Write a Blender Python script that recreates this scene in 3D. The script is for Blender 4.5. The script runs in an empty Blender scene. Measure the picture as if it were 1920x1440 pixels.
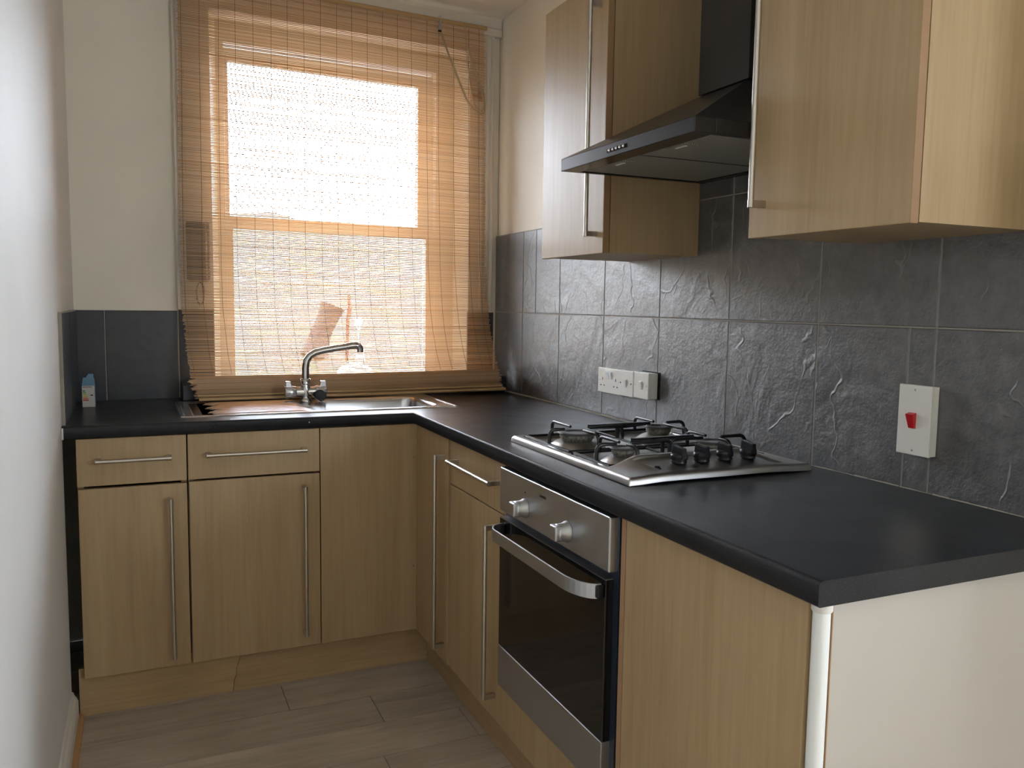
import bpy, bmesh, math, random
from mathutils import Vector, Matrix
random.seed(7)
scene = bpy.context.scene
COL = scene.collection
PI = math.pi

# ---------------------------------------------------------------- camera
cd = bpy.data.cameras.new('camera'); cam = bpy.data.objects.new('camera', cd); COL.objects.link(cam)
cd.sensor_fit = 'HORIZONTAL'; cd.sensor_width = 36.0
cd.lens = 1555.4087 * 36.0 / 1920.0
cd.clip_start = 0.02
yaw, pitch, roll = math.radians(24.17016), math.radians(-5.49205), math.radians(0.84016)
fwd = Vector((math.sin(yaw) * math.cos(pitch), math.cos(yaw) * math.cos(pitch), math.sin(pitch)))
rt = Vector((math.cos(yaw), -math.sin(yaw), 0)); upv = rt.cross(fwd)
r2 = math.cos(roll) * rt + math.sin(roll) * upv; u2 = -math.sin(roll) * rt + math.cos(roll) * upv
cam.matrix_world = Matrix(((r2.x, u2.x, -fwd.x, -1.4026), (r2.y, u2.y, -fwd.y, -3.31825), (r2.z, u2.z, -fwd.z, 1.26741), (0, 0, 0, 1)))
scene.camera = cam

# ---------------------------------------------------------------- world, daylight, exposure
scene.view_settings.view_transform = 'Standard'
scene.view_settings.look = 'None'
scene.view_settings.gamma = 1.0
scene.view_settings.use_curve_mapping = False
scene.view_settings.exposure = 0.33
w = bpy.data.worlds.new('overcast_sky'); scene.world = w; w.use_nodes = True
bgn = w.node_tree.nodes['Background']
bgn.inputs[0].default_value = (0.84, 0.94, 1.08, 1); bgn.inputs[1].default_value = 40.0
def portal(name, loc, rot, sx, sy):
    l = bpy.data.lights.new(name, 'AREA'); l.shape = 'RECTANGLE'; l.size = sx; l.size_y = sy
    l.cycles.is_portal = True
    o = bpy.data.objects.new(name, l); o.location = loc; o.rotation_euler = rot; COL.objects.link(o); return o
portal('window_daylight', (-0.66, 0.36, 1.6), (PI / 2, 0, PI), 1.1, 1.5).rotation_euler = (-PI / 2, 0, 0)
portal('added_rear_window_daylight', (0.85, -5.32, 1.60), (PI / 2, 0, 0), 0.75, 0.75)  # portal for the unseen rear opening, added for daylight
portal('added_side_window_daylight', (1.58, -4.40, 1.65), (0, PI / 2, 0), 0.95, 0.85)  # portal for the unseen side opening, added to light the left wall

# ---------------------------------------------------------------- materials
def hexa(*c): return (c[0], c[1], c[2], 1)
class M:
    def __init__(s, name, col, rough=0.5, metal=0.0, spec=0.5):
        s.m = bpy.data.materials.new(name); s.m.use_nodes = True; s.nt = s.m.node_tree
        s.n = s.nt.nodes; s.l = s.nt.links; s.b = s.n['Principled BSDF']
        s.b.inputs['Base Color'].default_value = hexa(*col); s.b.inputs['Roughness'].default_value = rough
        s.b.inputs['Metallic'].default_value = metal; s.b.inputs['Specular IOR Level'].default_value = spec
        s.pos = None
    def new(s, t, **kw):
        n = s.n.new(t)
        for k, v in kw.items(): setattr(n, k, v)
        return n
    def coord(s, scale=(1, 1, 1), jitter=True):
        g = s.new('ShaderNodeNewGeometry'); mp = s.new('ShaderNodeMapping'); mp.inputs['Scale'].default_value = scale
        if jitter:
            oi = s.new('ShaderNodeObjectInfo'); mu = s.new('ShaderNodeVectorMath', operation='SCALE'); cb = s.new('ShaderNodeCombineXYZ')
            for i in range(3): s.l.new(oi.outputs['Random'], cb.inputs[i])
            s.l.new(cb.outputs[0], mu.inputs[0]); mu.inputs['Scale'].default_value = 7.0
            ad = s.new('ShaderNodeVectorMath', operation='ADD'); s.l.new(g.outputs['Position'], ad.inputs[0]); s.l.new(mu.outputs[0], ad.inputs[1])
            s.l.new(ad.outputs[0], mp.inputs['Vector'])
        else: s.l.new(g.outputs['Position'], mp.inputs['Vector'])
        return mp.outputs[0]
    def noise(s, vec, scale, detail=4, rough=0.55, dist=0.0):
        n = s.new('ShaderNodeTexNoise'); n.inputs['Scale'].default_value = scale; n.inputs['Detail'].default_value = detail
        n.inputs['Roughness'].default_value = rough; n.inputs['Distortion'].default_value = dist
        s.l.new(vec, n.inputs['Vector']); return n.outputs['Fac']
    def ramp(s, fac, stops):
        r = s.new('ShaderNodeValToRGB'); e = r.color_ramp.elements
        while len(e) < len(stops): e.new(0.5)
        for i, (p, c) in enumerate(stops): e[i].position = p; e[i].color = hexa(*c) if len(c) == 3 else c
        s.l.new(fac, r.inputs[0]); return r.outputs[0]
    def mixc(s, fac, a, b, mode='MIX'):
        m = s.new('ShaderNodeMix', data_type='RGBA', blend_type=mode)
        for sock, v in ((0, fac), (6, a), (7, b)):
            if hasattr(v, 'is_output') or hasattr(v, 'links'): s.l.new(v, m.inputs[sock])
            else: m.inputs[sock].default_value = v if sock == 0 else hexa(*v)
        return m.outputs[2]
    def math(s, op, a, b=None, c=None):
        m = s.new('ShaderNodeMath', operation=op)
        for i, v in enumerate((a, b, c)):
            if v is None: continue
            if hasattr(v, 'links'): s.l.new(v, m.inputs[i])
            else: m.inputs[i].default_value = v
        return m.outputs[0]
    def color(s, o): s.l.new(o, s.b.inputs['Base Color'])
    def roughness(s, o): s.l.new(o, s.b.inputs['Roughness'])
    def bump(s, h, strength=0.3, dist=0.002):
        b = s.new('ShaderNodeBump'); b.inputs['Strength'].default_value = strength; b.inputs['Distance'].default_value = dist
        s.l.new(h, b.inputs['Height']); s.l.new(b.outputs[0], s.b.inputs['Normal']); return b

def wood_mat(name, a, b, c, rough=0.42, scale=(1, 1, 0.045)):
    m = M(name, b, rough)
    v = m.coord(scale)
    n1 = m.noise(v, 9, 3, 0.5, 0.6); n2 = m.noise(v, 120, 3, 0.6); n3 = m.noise(v, 34, 4, 0.6, 0.4)
    f = m.math('ADD', m.math('MULTIPLY', n1, 0.38), m.math('ADD', m.math('MULTIPLY', n2, 0.34), m.math('MULTIPLY', n3, 0.28)))
    m.color(m.ramp(f, [(0.36, a), (0.5, b), (0.64, c)]))
    m.bump(n2, 0.08, 0.0006)
    return m.m
OAK = wood_mat('light_oak_laminate', (0.365, 0.245, 0.122), (0.42, 0.29, 0.150), (0.465, 0.33, 0.178))
OAK_H = wood_mat('light_oak_laminate_horizontal', (0.36, 0.235, 0.11), (0.43, 0.29, 0.145), (0.49, 0.345, 0.18), 0.45, (0.05, 0.05, 1))
m = M('oak_edging', (0.33, 0.19, 0.09), 0.5); OAK_E = m.m
m = M('dark_gap', (0.02, 0.015, 0.012), 0.8); DARKGAP = m.m
m = M('raw_fibreboard', (0.33, 0.19, 0.10), 0.7); FIBRE = m.m
def paint(name, col, rough=0.55, bs=0.12):
    m = M(name, col, rough); v = m.coord((1, 1, 1), False)
    n = m.noise(v, 2.2, 4, 0.6); n2 = m.noise(v, 60, 3, 0.6)
    d = tuple(x * 0.94 for x in col)
    m.color(m.ramp(n, [(0.3, d), (0.7, col)])); m.bump(n2, bs, 0.001); return m.m
PAINT = paint('cream_wall_paint', (0.84, 0.78, 0.65))
PAINT_W = paint('off_white_wall_paint', (0.74, 0.72, 0.68), 0.6)
PAINT_C = paint('ceiling_paint', (0.82, 0.77, 0.69))
GLOSSW = paint('white_gloss_woodwork', (0.78, 0.73, 0.65), 0.32, 0.05)
BOARDW = paint('white_melamine_board', (0.50, 0.455, 0.39), 0.45, 0.04)
m = M('white_plastic', (0.80, 0.77, 0.70), 0.32); PLASTIC = m.m
m = M('white_tube', (0.84, 0.84, 0.80), 0.3); TUBEW = m.m
m = M('red_plastic', (0.55, 0.015, 0.02), 0.3); RED = m.m
m = M('black_plastic', (0.007, 0.007, 0.009), 0.34, 0.0, 0.35); BLACK = m.m
m = M('black_enamel', (0.007, 0.007, 0.008), 0.26); ENAMEL = m.m
m = M('navy_metal_and_void_shade', (0.014, 0.02, 0.035), 0.35); NAVY = m.m
m = M('matt_black_slot', (0.004, 0.004, 0.004), 0.9); SLOT = m.m
def steel(name, col, rough, sc=(1, 1, 1), aniso=0.0, amt=0.06):
    m = M(name, col, rough, 1.0); v = m.coord(sc); n = m.noise(v, 250, 2, 0.5); n2 = m.noise(v, 9, 3, 0.5)
    m.roughness(m.math('ADD', rough - amt, m.math('MULTIPLY', m.math('ADD', m.math('MULTIPLY', n, 0.5), m.math('MULTIPLY', n2, 0.5)), amt * 2)))
    return m.m
STEEL = steel('brushed_steel', (0.52, 0.53, 0.54), 0.36, (1, 0.03, 1))
STEEL_S = steel('sink_steel', (0.66, 0.68, 0.72), 0.24, (0.05, 1, 1))
STEEL_H = steel('hob_steel', (0.50, 0.49, 0.47), 0.33, (0.05, 1, 1))
NICKEL = steel('satin_nickel', (0.56, 0.52, 0.46), 0.30)
CHROME = steel('worn_chrome', (0.62, 0.61, 0.60), 0.13, amt=0.04)
m = M('burner_alloy', (0.20, 0.19, 0.17), 0.6, 0.5); v = m.coord(); m.color(m.ramp(m.noise(v, 160, 4, 0.7), [(0.35, (0.07, 0.065, 0.055)), (0.65, (0.28, 0.26, 0.22))])); ALLOY = m.m
m = M('burner_cap', (0.07, 0.07, 0.07), 0.45, 0.3); CAPM = m.m
m = M('hood_black', (0.014, 0.014, 0.016), 0.27); HOODM = m.m
m = M('hood_filter', (0.16, 0.155, 0.125), 0.5, 0.1)
v = m.coord((1, 1, 1), False); wv = m.new('ShaderNodeTexWave'); wv.bands_direction = 'Y'; wv.inputs['Scale'].default_value = 55; m.l.new(v, wv.inputs['Vector'])
wv2 = m.new('ShaderNodeTexWave'); wv2.bands_direction = 'X'; wv2.inputs['Scale'].default_value = 55; m.l.new(v, wv2.inputs['Vector'])
m.color(m.ramp(m.math('MULTIPLY', wv.outputs['Fac'], wv2.outputs['Fac']), [(0.05, (0.16, 0.155, 0.125)), (0.6, (0.52, 0.50, 0.41))])); FILTER = m.m
# worktop: dark slate laminate with a fine fleck
m = M('slate_laminate', (0.02, 0.022, 0.026), 0.36, 0.0, 0.45)
v = m.coord((1, 1, 1), False)
n = m.noise(v, 420, 2, 0.6); n2 = m.noise(v, 14, 5, 0.6); n3 = m.noise(v, 5, 5, 0.6, 1.0)
base = m.ramp(n2, [(0.3, (0.0065, 0.0075, 0.0105)), (0.7, (0.014, 0.0155, 0.019))])
m.color(m.mixc(m.ramp(n, [(0.60, (0, 0, 0)), (0.72, (0.6, 0.6, 0.6))]), base, (0.08, 0.08, 0.08)))
m.roughness(m.ramp(n3, [(0.3, (0.30, 0.30, 0.30)), (0.7, (0.37, 0.37, 0.37))])); WORKTOP = m.m
# slate-look tiles: riven relief, thin pale veins
def tilemat(name, veins):
    m = M(name, (0.05, 0.05, 0.052), 0.4, 0.0, 1.0)
    v = m.coord((1, 1, 1), False)
    g = m.new('ShaderNodeAttribute'); g.attribute_name = 'tile_offset'
    ad = m.new('ShaderNodeVectorMath', operation='ADD'); m.l.new(v, ad.inputs[0]); m.l.new(g.outputs['Vector'], ad.inputs[1]); v = ad.outputs[0]
    wn = m.new('ShaderNodeTexNoise'); wn.inputs['Scale'].default_value = 6; wn.inputs['Detail'].default_value = 3; wn.inputs['Roughness'].default_value = 0.5; m.l.new(v, wn.inputs['Vector'])
    sb = m.new('ShaderNodeVectorMath', operation='SUBTRACT'); m.l.new(wn.outputs['Color'], sb.inputs[0]); sb.inputs[1].default_value = (0.5, 0.5, 0.5)
    sc = m.new('ShaderNodeVectorMath', operation='SCALE'); m.l.new(sb.outputs[0], sc.inputs[0]); sc.inputs['Scale'].default_value = 0.22
    a2 = m.new('ShaderNodeVectorMath', operation='ADD'); m.l.new(v, a2.inputs[0]); m.l.new(sc.outputs[0], a2.inputs[1])
    rot = m.new('ShaderNodeMapping'); rot.inputs['Rotation'].default_value = (0.5, 0.15, 0.1); rot.inputs['Scale'].default_value = (1.0, 1.6, 0.55); m.l.new(a2.outputs[0], rot.inputs['Vector'])
    vo = m.new('ShaderNodeTexVoronoi'); vo.feature = 'DISTANCE_TO_EDGE'; vo.inputs['Scale'].default_value = 3.6; m.l.new(rot.outputs[0], vo.inputs['Vector'])
    msk = m.noise(v, 9, 2, 0.5)
    vein = m.math('MULTIPLY', m.ramp(vo.outputs['Distance'], [(0.0, (1, 1, 1)), (0.016, (0, 0, 0))]), m.ramp(msk, [(0.46, (0, 0, 0)), (0.62, (1, 1, 1))]))
    nb = m.noise(v, 26, 7, 0.66); nf = m.noise(v, 130, 4, 0.7); nl = m.noise(v, 5, 3, 0.5, 1.2)
    base = m.ramp(nb, [(0.30, (0.048, 0.047, 0.048)), (0.5, (0.078, 0.075, 0.073)), (0.72, (0.120, 0.115, 0.110))])
    m.color(m.mixc(m.math('MULTIPLY', vein, veins), base, (0.17, 0.165, 0.155)))
    h = m.math('ADD', m.math('MULTIPLY', nb, 0.55), m.math('ADD', m.math('MULTIPLY', nf, 0.16), m.math('ADD', m.math('MULTIPLY', nl, 1.3), m.math('MULTIPLY', vein, 0.35))))
    m.b.inputs['Coat Weight'].default_value = 0.5; m.b.inputs['Coat Roughness'].default_value = 0.33
    m.bump(h, 0.75, 0.0075)
    m.roughness(m.ramp(nb, [(0.3, (0.29, 0.29, 0.29)), (0.7, (0.42, 0.42, 0.42))])); return m.m
TILE = tilemat('slate_effect_tile', 0.55)
m = M('smooth_dark_tile', (0.022, 0.025, 0.034), 0.33); v = m.coord((1, 1, 1), False); n = m.noise(v, 30, 5, 0.6)
m.color(m.ramp(n, [(0.3, (0.012, 0.015, 0.024)), (0.7, (0.022, 0.025, 0.033))])); m.bump(n, 0.25, 0.002); TILE_D = m.m
m = M('grey_grout', (0.34, 0.31, 0.26), 0.85); GROUT = m.m
# floor planks
m = M('grey_oak_plank', (0.3, 0.25, 0.2), 0.42)
g = m.new('ShaderNodeNewGeometry'); cb = m.new('ShaderNodeCombineXYZ'); mu = m.math('MULTIPLY', g.outputs['Random Per Island'], 9.0); m.l.new(mu, cb.inputs[0]); m.l.new(mu, cb.inputs[2])
ad = m.new('ShaderNodeVectorMath', operation='ADD'); m.l.new(g.outputs['Position'], ad.inputs[0]); m.l.new(cb.outputs[0], ad.inputs[1])
mp = m.new('ShaderNodeMapping'); mp.inputs['Scale'].default_value = (0.10, 1, 1); m.l.new(ad.outputs[0], mp.inputs[0]); v = mp.outputs[0]
n1 = m.noise(v, 26, 5, 0.6, 0.8); n2 = m.noise(v, 190, 3, 0.6); n3 = m.noise(ad.outputs[0], 5, 4, 0.6)
f = m.math('ADD', m.math('MULTIPLY', n1, 0.5), m.math('ADD', m.math('MULTIPLY', n2, 0.2), m.math('MULTIPLY', n3, 0.3)))
c1 = m.ramp(f, [(0.34, (0.33, 0.27, 0.212)), (0.5, (0.45, 0.375, 0.30)), (0.66, (0.56, 0.48, 0.395))])
c2 = m.mixc(g.outputs['Random Per Island'], (0.92, 0.92, 0.92), (1.08, 1.07, 1.05)); m.color(m.mixc(1.0, c1, c2, 'MULTIPLY')); m.bump(n2, 0.12, 0.0006); PLANK = m.m
# bamboo blind slats: reed that lets some light through
m = M('split_bamboo', (0.62, 0.40, 0.21), 0.55)
g = m.new('ShaderNodeNewGeometry'); rr = m.ramp(g.outputs['Random Per Island'], [(0.0, (0.56, 0.34, 0.17)), (0.5, (0.67, 0.435, 0.235)), (1.0, (0.77, 0.55, 0.34))])
v = m.coord((0.25, 1, 1), False); nn = m.noise(v, 22, 3, 0.6); cc = m.mixc(nn, rr, (0.56, 0.37, 0.20)); cc = m.mixc(0.5, rr, cc); m.color(cc)
tr = m.new('ShaderNodeBsdfTranslucent'); m.l.new(cc, tr.inputs[0]); mx = m.new('ShaderNodeMixShader'); mx.inputs[0].default_value = 0.32
m.l.new(m.b.outputs[0], mx.inputs[1]); m.l.new(tr.outputs[0], mx.inputs[2]); m.l.new(mx.outputs[0], m.n['Material Output'].inputs[0]); BAMBOO = m.m
m = M('bamboo_cane', (0.52, 0.34, 0.16), 0.4); CANE = m.m
m = M('brown_thread', (0.22, 0.13, 0.07), 0.8); THREAD = m.m
m = M('pale_cord', (0.50, 0.38, 0.23), 0.7); CORD = m.m
m = M('window_glass', (1, 1, 1), 0.0)
tp = m.new('ShaderNodeBsdfTransparent'); gl = m.new('ShaderNodeBsdfGlossy'); gl.inputs['Roughness'].default_value = 0.0; fr = m.new('ShaderNodeFresnel'); fr.inputs[0].default_value = 1.35
mx = m.new('ShaderNodeMixShader'); m.l.new(fr.outputs[0], mx.inputs[0]); m.l.new(tp.outputs[0], mx.inputs[1]); m.l.new(gl.outputs[0], mx.inputs[2]); m.l.new(mx.outputs[0], m.n['Material Output'].inputs[0]); GLASS = m.m
m = M('oven_glass', (0.008, 0.008, 0.009), 0.06, 0.0, 0.6); OGLASS = m.m
m = M('card_white', (0.62, 0.57, 0.52), 0.5); CARD = m.m
m = M('card_blue', (0.16, 0.30, 0.42), 0.5); CARDB = m.m
m = M('grey_handset', (0.12, 0.11, 0.10), 0.4); HANDSET = m.m
def flat(name, c, r=0.5): return M(name, c, r).m
# outside bank
m = M('mossy_bank', (0.5, 0.5, 0.4), 0.9); v = m.coord((1, 1, 1), False)
n = m.noise(v, 9, 6, 0.75); n2 = m.noise(v, 3.6, 5, 0.65); n3 = m.noise(v, 30, 4, 0.7)
c = m.ramp(n, [(0.38, (0.010, 0.008, 0.003)), (0.5, (0.025, 0.021, 0.012)), (0.62, (0.060, 0.054, 0.050))])
c = m.mixc(m.ramp(n2, [(0.47, (0, 0, 0)), (0.56, (0.9, 0.9, 0.9))]), c, (0.058, 0.046, 0.002))
c = m.mixc(m.math('MULTIPLY', n3, 0.30), c, (0.050, 0.046, 0.044)); m.color(c); m.bump(n, 0.8, 0.05); BANK = m.m
BARK = flat('dark_bark', (0.008, 0.005, 0.004), 0.9)
TERRA = flat('terracotta', (0.045, 0.009, 0.003), 0.8)
m = M('white_polythene', (0.9, 0.92, 0.93), 0.3); POLY = m.m
PALEBLUE = flat('pale_blue_plastic', (0.25, 0.45, 0.62), 0.4)

# ---------------------------------------------------------------- mesh helpers (world coordinates)
class MB:
    def __init__(s): s.v = []; s.f = []; s.mi = []; s.sm = []; s.cur = 0; s.T = None
    def add(s, vs, fs, smooth=False):
        k = len(s.v)
        for p in vs:
            p = Vector(p)
            s.v.append(s.T(p) if s.T else p)
        for f in fs: s.f.append([k + i for i in f]); s.mi.append(s.cur); s.sm.append(smooth)
        return s
    def mat(s, i): s.cur = i; return s
    def box(s, x0, x1, y0, y1, z0, z1):
        x0, x1 = sorted((x0, x1)); y0, y1 = sorted((y0, y1)); z0, z1 = sorted((z0, z1))
        v = [(x0, y0, z0), (x1, y0, z0), (x1, y1, z0), (x0, y1, z0), (x0, y0, z1), (x1, y0, z1), (x1, y1, z1), (x0, y1, z1)]
        return s.add(v, [(3, 2, 1, 0), (4, 5, 6, 7), (0, 1, 5, 4), (1, 2, 6, 5), (2, 3, 7, 6), (3, 0, 4, 7)])
    def prism(s, poly, a0, a1, axis='z'):
        n = len(poly)
        def P(u, v, a): return (u, v, a) if axis == 'z' else ((a, u, v) if axis == 'x' else (u, a, v))
        v = [P(u, w_, a0) for u, w_ in poly] + [P(u, w_, a1) for u, w_ in poly]
        return s.add(v, [tuple(range(n))[::-1], tuple(range(n, 2 * n))] + [(i, (i + 1) % n, n + (i + 1) % n, n + i) for i in range(n)])
    def tube(s, pts, r, seg=10, caps=True, closed=False):
        pts = [Vector(p) for p in pts]; rs = r if isinstance(r, (list, tuple)) else [r] * len(pts)
        n = len(pts); rings = []; up = None
        for i, p in enumerate(pts):
            if closed: t = (pts[(i + 1) % n] - pts[i - 1])
            else: t = pts[min(i + 1, n - 1)] - pts[max(i - 1, 0)]
            t.normalize()
            if up is None:
                a = Vector((0, 0, 1)) if abs(t.z) < 0.9 else Vector((1, 0, 0)); up = (a - t * a.dot(t)).normalized()
            else: up = (up - t * up.dot(t)).normalized()
            b = t.cross(up)
            rings.append([p + (up * math.cos(2 * PI * k / seg) + b * math.sin(2 * PI * k / seg)) * rs[i] for k in range(seg)])
        v = [q for R in rings for q in R]; f = []
        m_ = n if closed else n - 1
        for i in range(m_):
            j = (i + 1) % n
            for k in range(seg): f.append((i * seg + k, i * seg + (k + 1) % seg, j * seg + (k + 1) % seg, j * seg + k))
        s.add(v, f, True)
        if caps and not closed:
            s.add(rings[0], [tuple(range(seg))[::-1]]); s.add(rings[-1], [tuple(range(seg))])
        return s
    def lathe(s, c, prof, axis='z', seg=32, smooth=True):
        c = Vector(c); rings = []
        for r, h in prof:
            R = []
            for k in range(seg):
                a = 2 * PI * k / seg; q = (r * math.cos(a), r * math.sin(a), h)
                if axis == 'x': q = (h, q[0], q[1])
                if axis == 'y': q = (q[0], h, q[1])
                R.append(c + Vector(q))
            rings.append(R)
        v = [q for R in rings for q in R]; f = []
        for i in range(len(prof) - 1):
            for k in range(seg): f.append((i * seg + k, i * seg + (k + 1) % seg, (i + 1) * seg + (k + 1) % seg, (i + 1) * seg + k))
        s.add(v, f, smooth)
        s.add(rings[0], [tuple(range(seg))[::-1]]); s.add(rings[-1], [tuple(range(seg))]); return s
    def sweep(s, prof, path, closed=False):
        """profile [(out, z)] swept along a flat xy path; out is to the right of travel"""
        n = len(path); np_ = len(prof); V = []
        for i, p in enumerate(path):
            p = Vector(p); d0 = (p - Vector(path[i - 1])).normalized() if (i > 0 or closed) else None
            d1 = (Vector(path[(i + 1) % n]) - p).normalized() if (i < n - 1 or closed) else None
            d0 = d0 or d1; d1 = d1 or d0
            n0 = Vector((d0.y, -d0.x)); n1 = Vector((d1.y, -d1.x)); mm = (n0 + n1).normalized(); k = 1 / max(0.3, mm.dot(n0))
            for o, z in prof: V.append((p.x + mm.x * o * k, p.y + mm.y * o * k, z))
        F = []
        for i in range(n if closed else n - 1):
            j = (i + 1) % n
            for q in range(np_ - 1): F.append((i * np_ + q, j * np_ + q, j * np_ + q + 1, i * np_ + q + 1))
        s.add(V, F, True)
        if not closed: s.add(V[:np_], [tuple(range(np_))]); s.add(V[-np_:], [tuple(range(np_))[::-1]])
        return s
    def grid(s, xs, ys, h, smooth=True):
        nx, ny = len(xs), len(ys)
        return s.add([(x, y, h(x, y)) for y in ys for x in xs], [(j * nx + i, j * nx + i + 1, (j + 1) * nx + i + 1, (j + 1) * nx + i) for j in range(ny - 1) for i in range(nx - 1)], smooth)
    def build(s, name, mat, parent=None, origin=None, bevel=0, seg=2, fix=True):
        mats = mat if isinstance(mat, (list, tuple)) else [mat]
        if parent is not None:
            org = Vector(parent['_o'])
        elif origin is not None: org = Vector(origin)
        else:
            zs = min(p.z for p in s.v); org = Vector(((min(p.x for p in s.v) + max(p.x for p in s.v)) / 2, (min(p.y for p in s.v) + max(p.y for p in s.v)) / 2, zs))
        me = bpy.data.meshes.new(name); me.from_pydata([p - org for p in s.v], [], s.f)
        for m_ in mats: me.materials.append(m_)
        me.polygons.foreach_set('material_index', s.mi); me.polygons.foreach_set('use_smooth', s.sm)
        if fix:
            bm = bmesh.new(); bm.from_mesh(me); bmesh.ops.recalc_face_normals(bm, faces=bm.faces[:]); bm.to_mesh(me); bm.free()
        me.update()
        o = bpy.data.objects.new(name, me); COL.objects.link(o); o['_o'] = tuple(org)
        if parent is not None: o.parent = parent
        else: o.location = org
        if bevel:
            b = o.modifiers.new('bevel', 'BEVEL'); b.width = bevel; b.segments = seg; b.limit_method = 'ANGLE'; b.angle_limit = math.radians(40); b.harden_normals = False
        return o

def tag(o, label=None, cat=None, group=None, kind=None):
    for k, v in (('label', label), ('category', cat), ('group', group), ('kind', kind)):
        if v: o[k] = v
    return o
def thing(name, loc, label=None, cat=None, group=None, kind=None):
    o = bpy.data.objects.new(name, None); o.empty_display_size = 0.05; COL.objects.link(o); o.location = loc; o['_o'] = tuple(loc)
    return tag(o, label, cat, group, kind)
def copy_tree(o, delta, parent=None):
    c = o.copy(); COL.objects.link(c)
    if parent is None: c.location = Vector(o.location) + Vector(delta); c['_o'] = tuple(Vector(o['_o']) + Vector(delta))
    else: c.parent = parent
    for ch in [x for x in COL.objects if x.parent == o and x is not c]: copy_tree(ch, delta, c)
    return c
def struct(mb, name, mat, **kw): return tag(mb.build(name, mat, **kw), kind='structure')
S = 0.05
def shear(p): return Vector((p.x, p.y + S * p.x, p.z))     # the window wall runs 3 degrees off square
def WB():
    b = MB(); b.T = shear; return b

# ---------------------------------------------------------------- dimensions
XL = -1.61; CEIL = 2.445; WT = 0.91; WU = 0.874; YF = -0.7302; XF = -0.5958; YE = -2.517
FZ = 0.0478; DL = -0.718; DR = -0.5737; TOP = 0.855; BOT = 0.1705

# ---------------------------------------------------------------- room shell
y0s = -0.5326; pitch_ = 0.1758; b = MB()
joints = {1: -1.0215, 2: -0.7784, 3: -1.75, 4: -0.830, 5: -1.32}
for k in range(-2, 30):
    ya = y0s - pitch_ * k; yb = ya - pitch_ + 0.0022
    xo = joints.get(k, random.uniform(-1.6, -0.4))
    for j in range(-3, 4):
        xa = xo + 1.2 * j; xb = xa + 1.2 - 0.0022; xa = max(xa, -1.80); xb = min(xb, 1.45)
        if xb - xa > 0.01: b.box(xa, xb, yb, ya, FZ - 0.012, FZ)
b.mat(1).box(-1.8, 1.45, -5.3, 0.3, FZ - 0.10, FZ - 0.0122)
struct(b, 'floor', [PLANK, DARKGAP], bevel=0)
struct(MB().box(-1.85, 1.5, -5.35, 0.4, CEIL, CEIL + 0.12), 'ceiling', PAINT_C)
# left wall, with the open void behind the unit under the worktop
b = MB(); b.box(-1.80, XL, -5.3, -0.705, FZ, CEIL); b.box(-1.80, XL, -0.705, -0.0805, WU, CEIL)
b.mat(1).box(-1.80, -1.69, -0.7049, -0.09, FZ, WU - 0.001)  # back of the void coloured dark navy to give it deep shade
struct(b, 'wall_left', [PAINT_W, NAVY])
b = MB(); b.box(0.010, 0.16, -2.75, 0.30, FZ, CEIL); struct(b, 'wall_right', PAINT)
b = MB(); b.box(0.161, 1.42, -2.75, -2.62, FZ, CEIL); struct(b, 'wall_return', PAINT)
WX0, WX1, WZ0, WZ1 = 0.55, 1.15, 1.30, 1.90
SY_0, SY_1, SZ0, SZ1 = -4.80, -4.00, 1.20, 2.10
b = MB(); b.box(1.42, 1.55, -5.3, SY_0, FZ, CEIL); b.box(1.42, 1.55, SY_1, -2.62, FZ, CEIL); b.box(1.42, 1.55, SY_0, SY_1, FZ, SZ0); b.box(1.42, 1.55, SY_0, SY_1, SZ1, CEIL); struct(b, 'wall_side', PAINT)
t = thing('added_side_window', (1.5, -4.40, SZ0), kind='structure')  # invented window out of view, added to brighten the left wall
b = MB(); b.box(1.47, 1.52, SY_0, SY_0 + .05, SZ0, SZ1); b.box(1.47, 1.52, SY_1 - .05, SY_1, SZ0, SZ1); b.box(1.47, 1.52, SY_0 + .05, SY_1 - .05, SZ0, SZ0 + .05); b.box(1.47, 1.52, SY_0 + .05, SY_1 - .05, SZ1 - .05, SZ1)
b.build('added_window_frame', GLOSSW, t); MB().box(1.494, 1.498, SY_0 + .05, SY_1 - .05, SZ0 + .05, SZ1 - .05).build('pane', GLASS, t)
b = MB(); b.box(-1.8, WX0, -5.3, -5.15, FZ, CEIL); b.box(WX1, 1.42, -5.3, -5.15, FZ, CEIL); b.box(WX0, WX1, -5.3, -5.15, FZ, WZ0); b.box(WX0, WX1, -5.3, -5.15, WZ1, CEIL); struct(b, 'wall_front', PAINT)
t = thing('added_rear_window', (0.85, -5.22, WZ0), kind='structure')  # invented window behind the camera, added to bring in more daylight
b = MB(); b.box(WX0, WX0 + .06, -5.25, -5.20, WZ0, WZ1); b.box(WX1 - .06, WX1, -5.25, -5.20, WZ0, WZ1); b.box(WX0 + .06, WX1 - .06, -5.25, -5.20, WZ0, WZ0 + .06); b.box(WX0 + .06, WX1 - .06, -5.25, -5.20, WZ1 - .06, WZ1)
b.build('added_window_frame', GLOSSW, t); MB().box(WX0 + .06, WX1 - .06, -5.228, -5.224, WZ0 + .06, WZ1 - .06).build('pane', GLASS, t)
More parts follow.
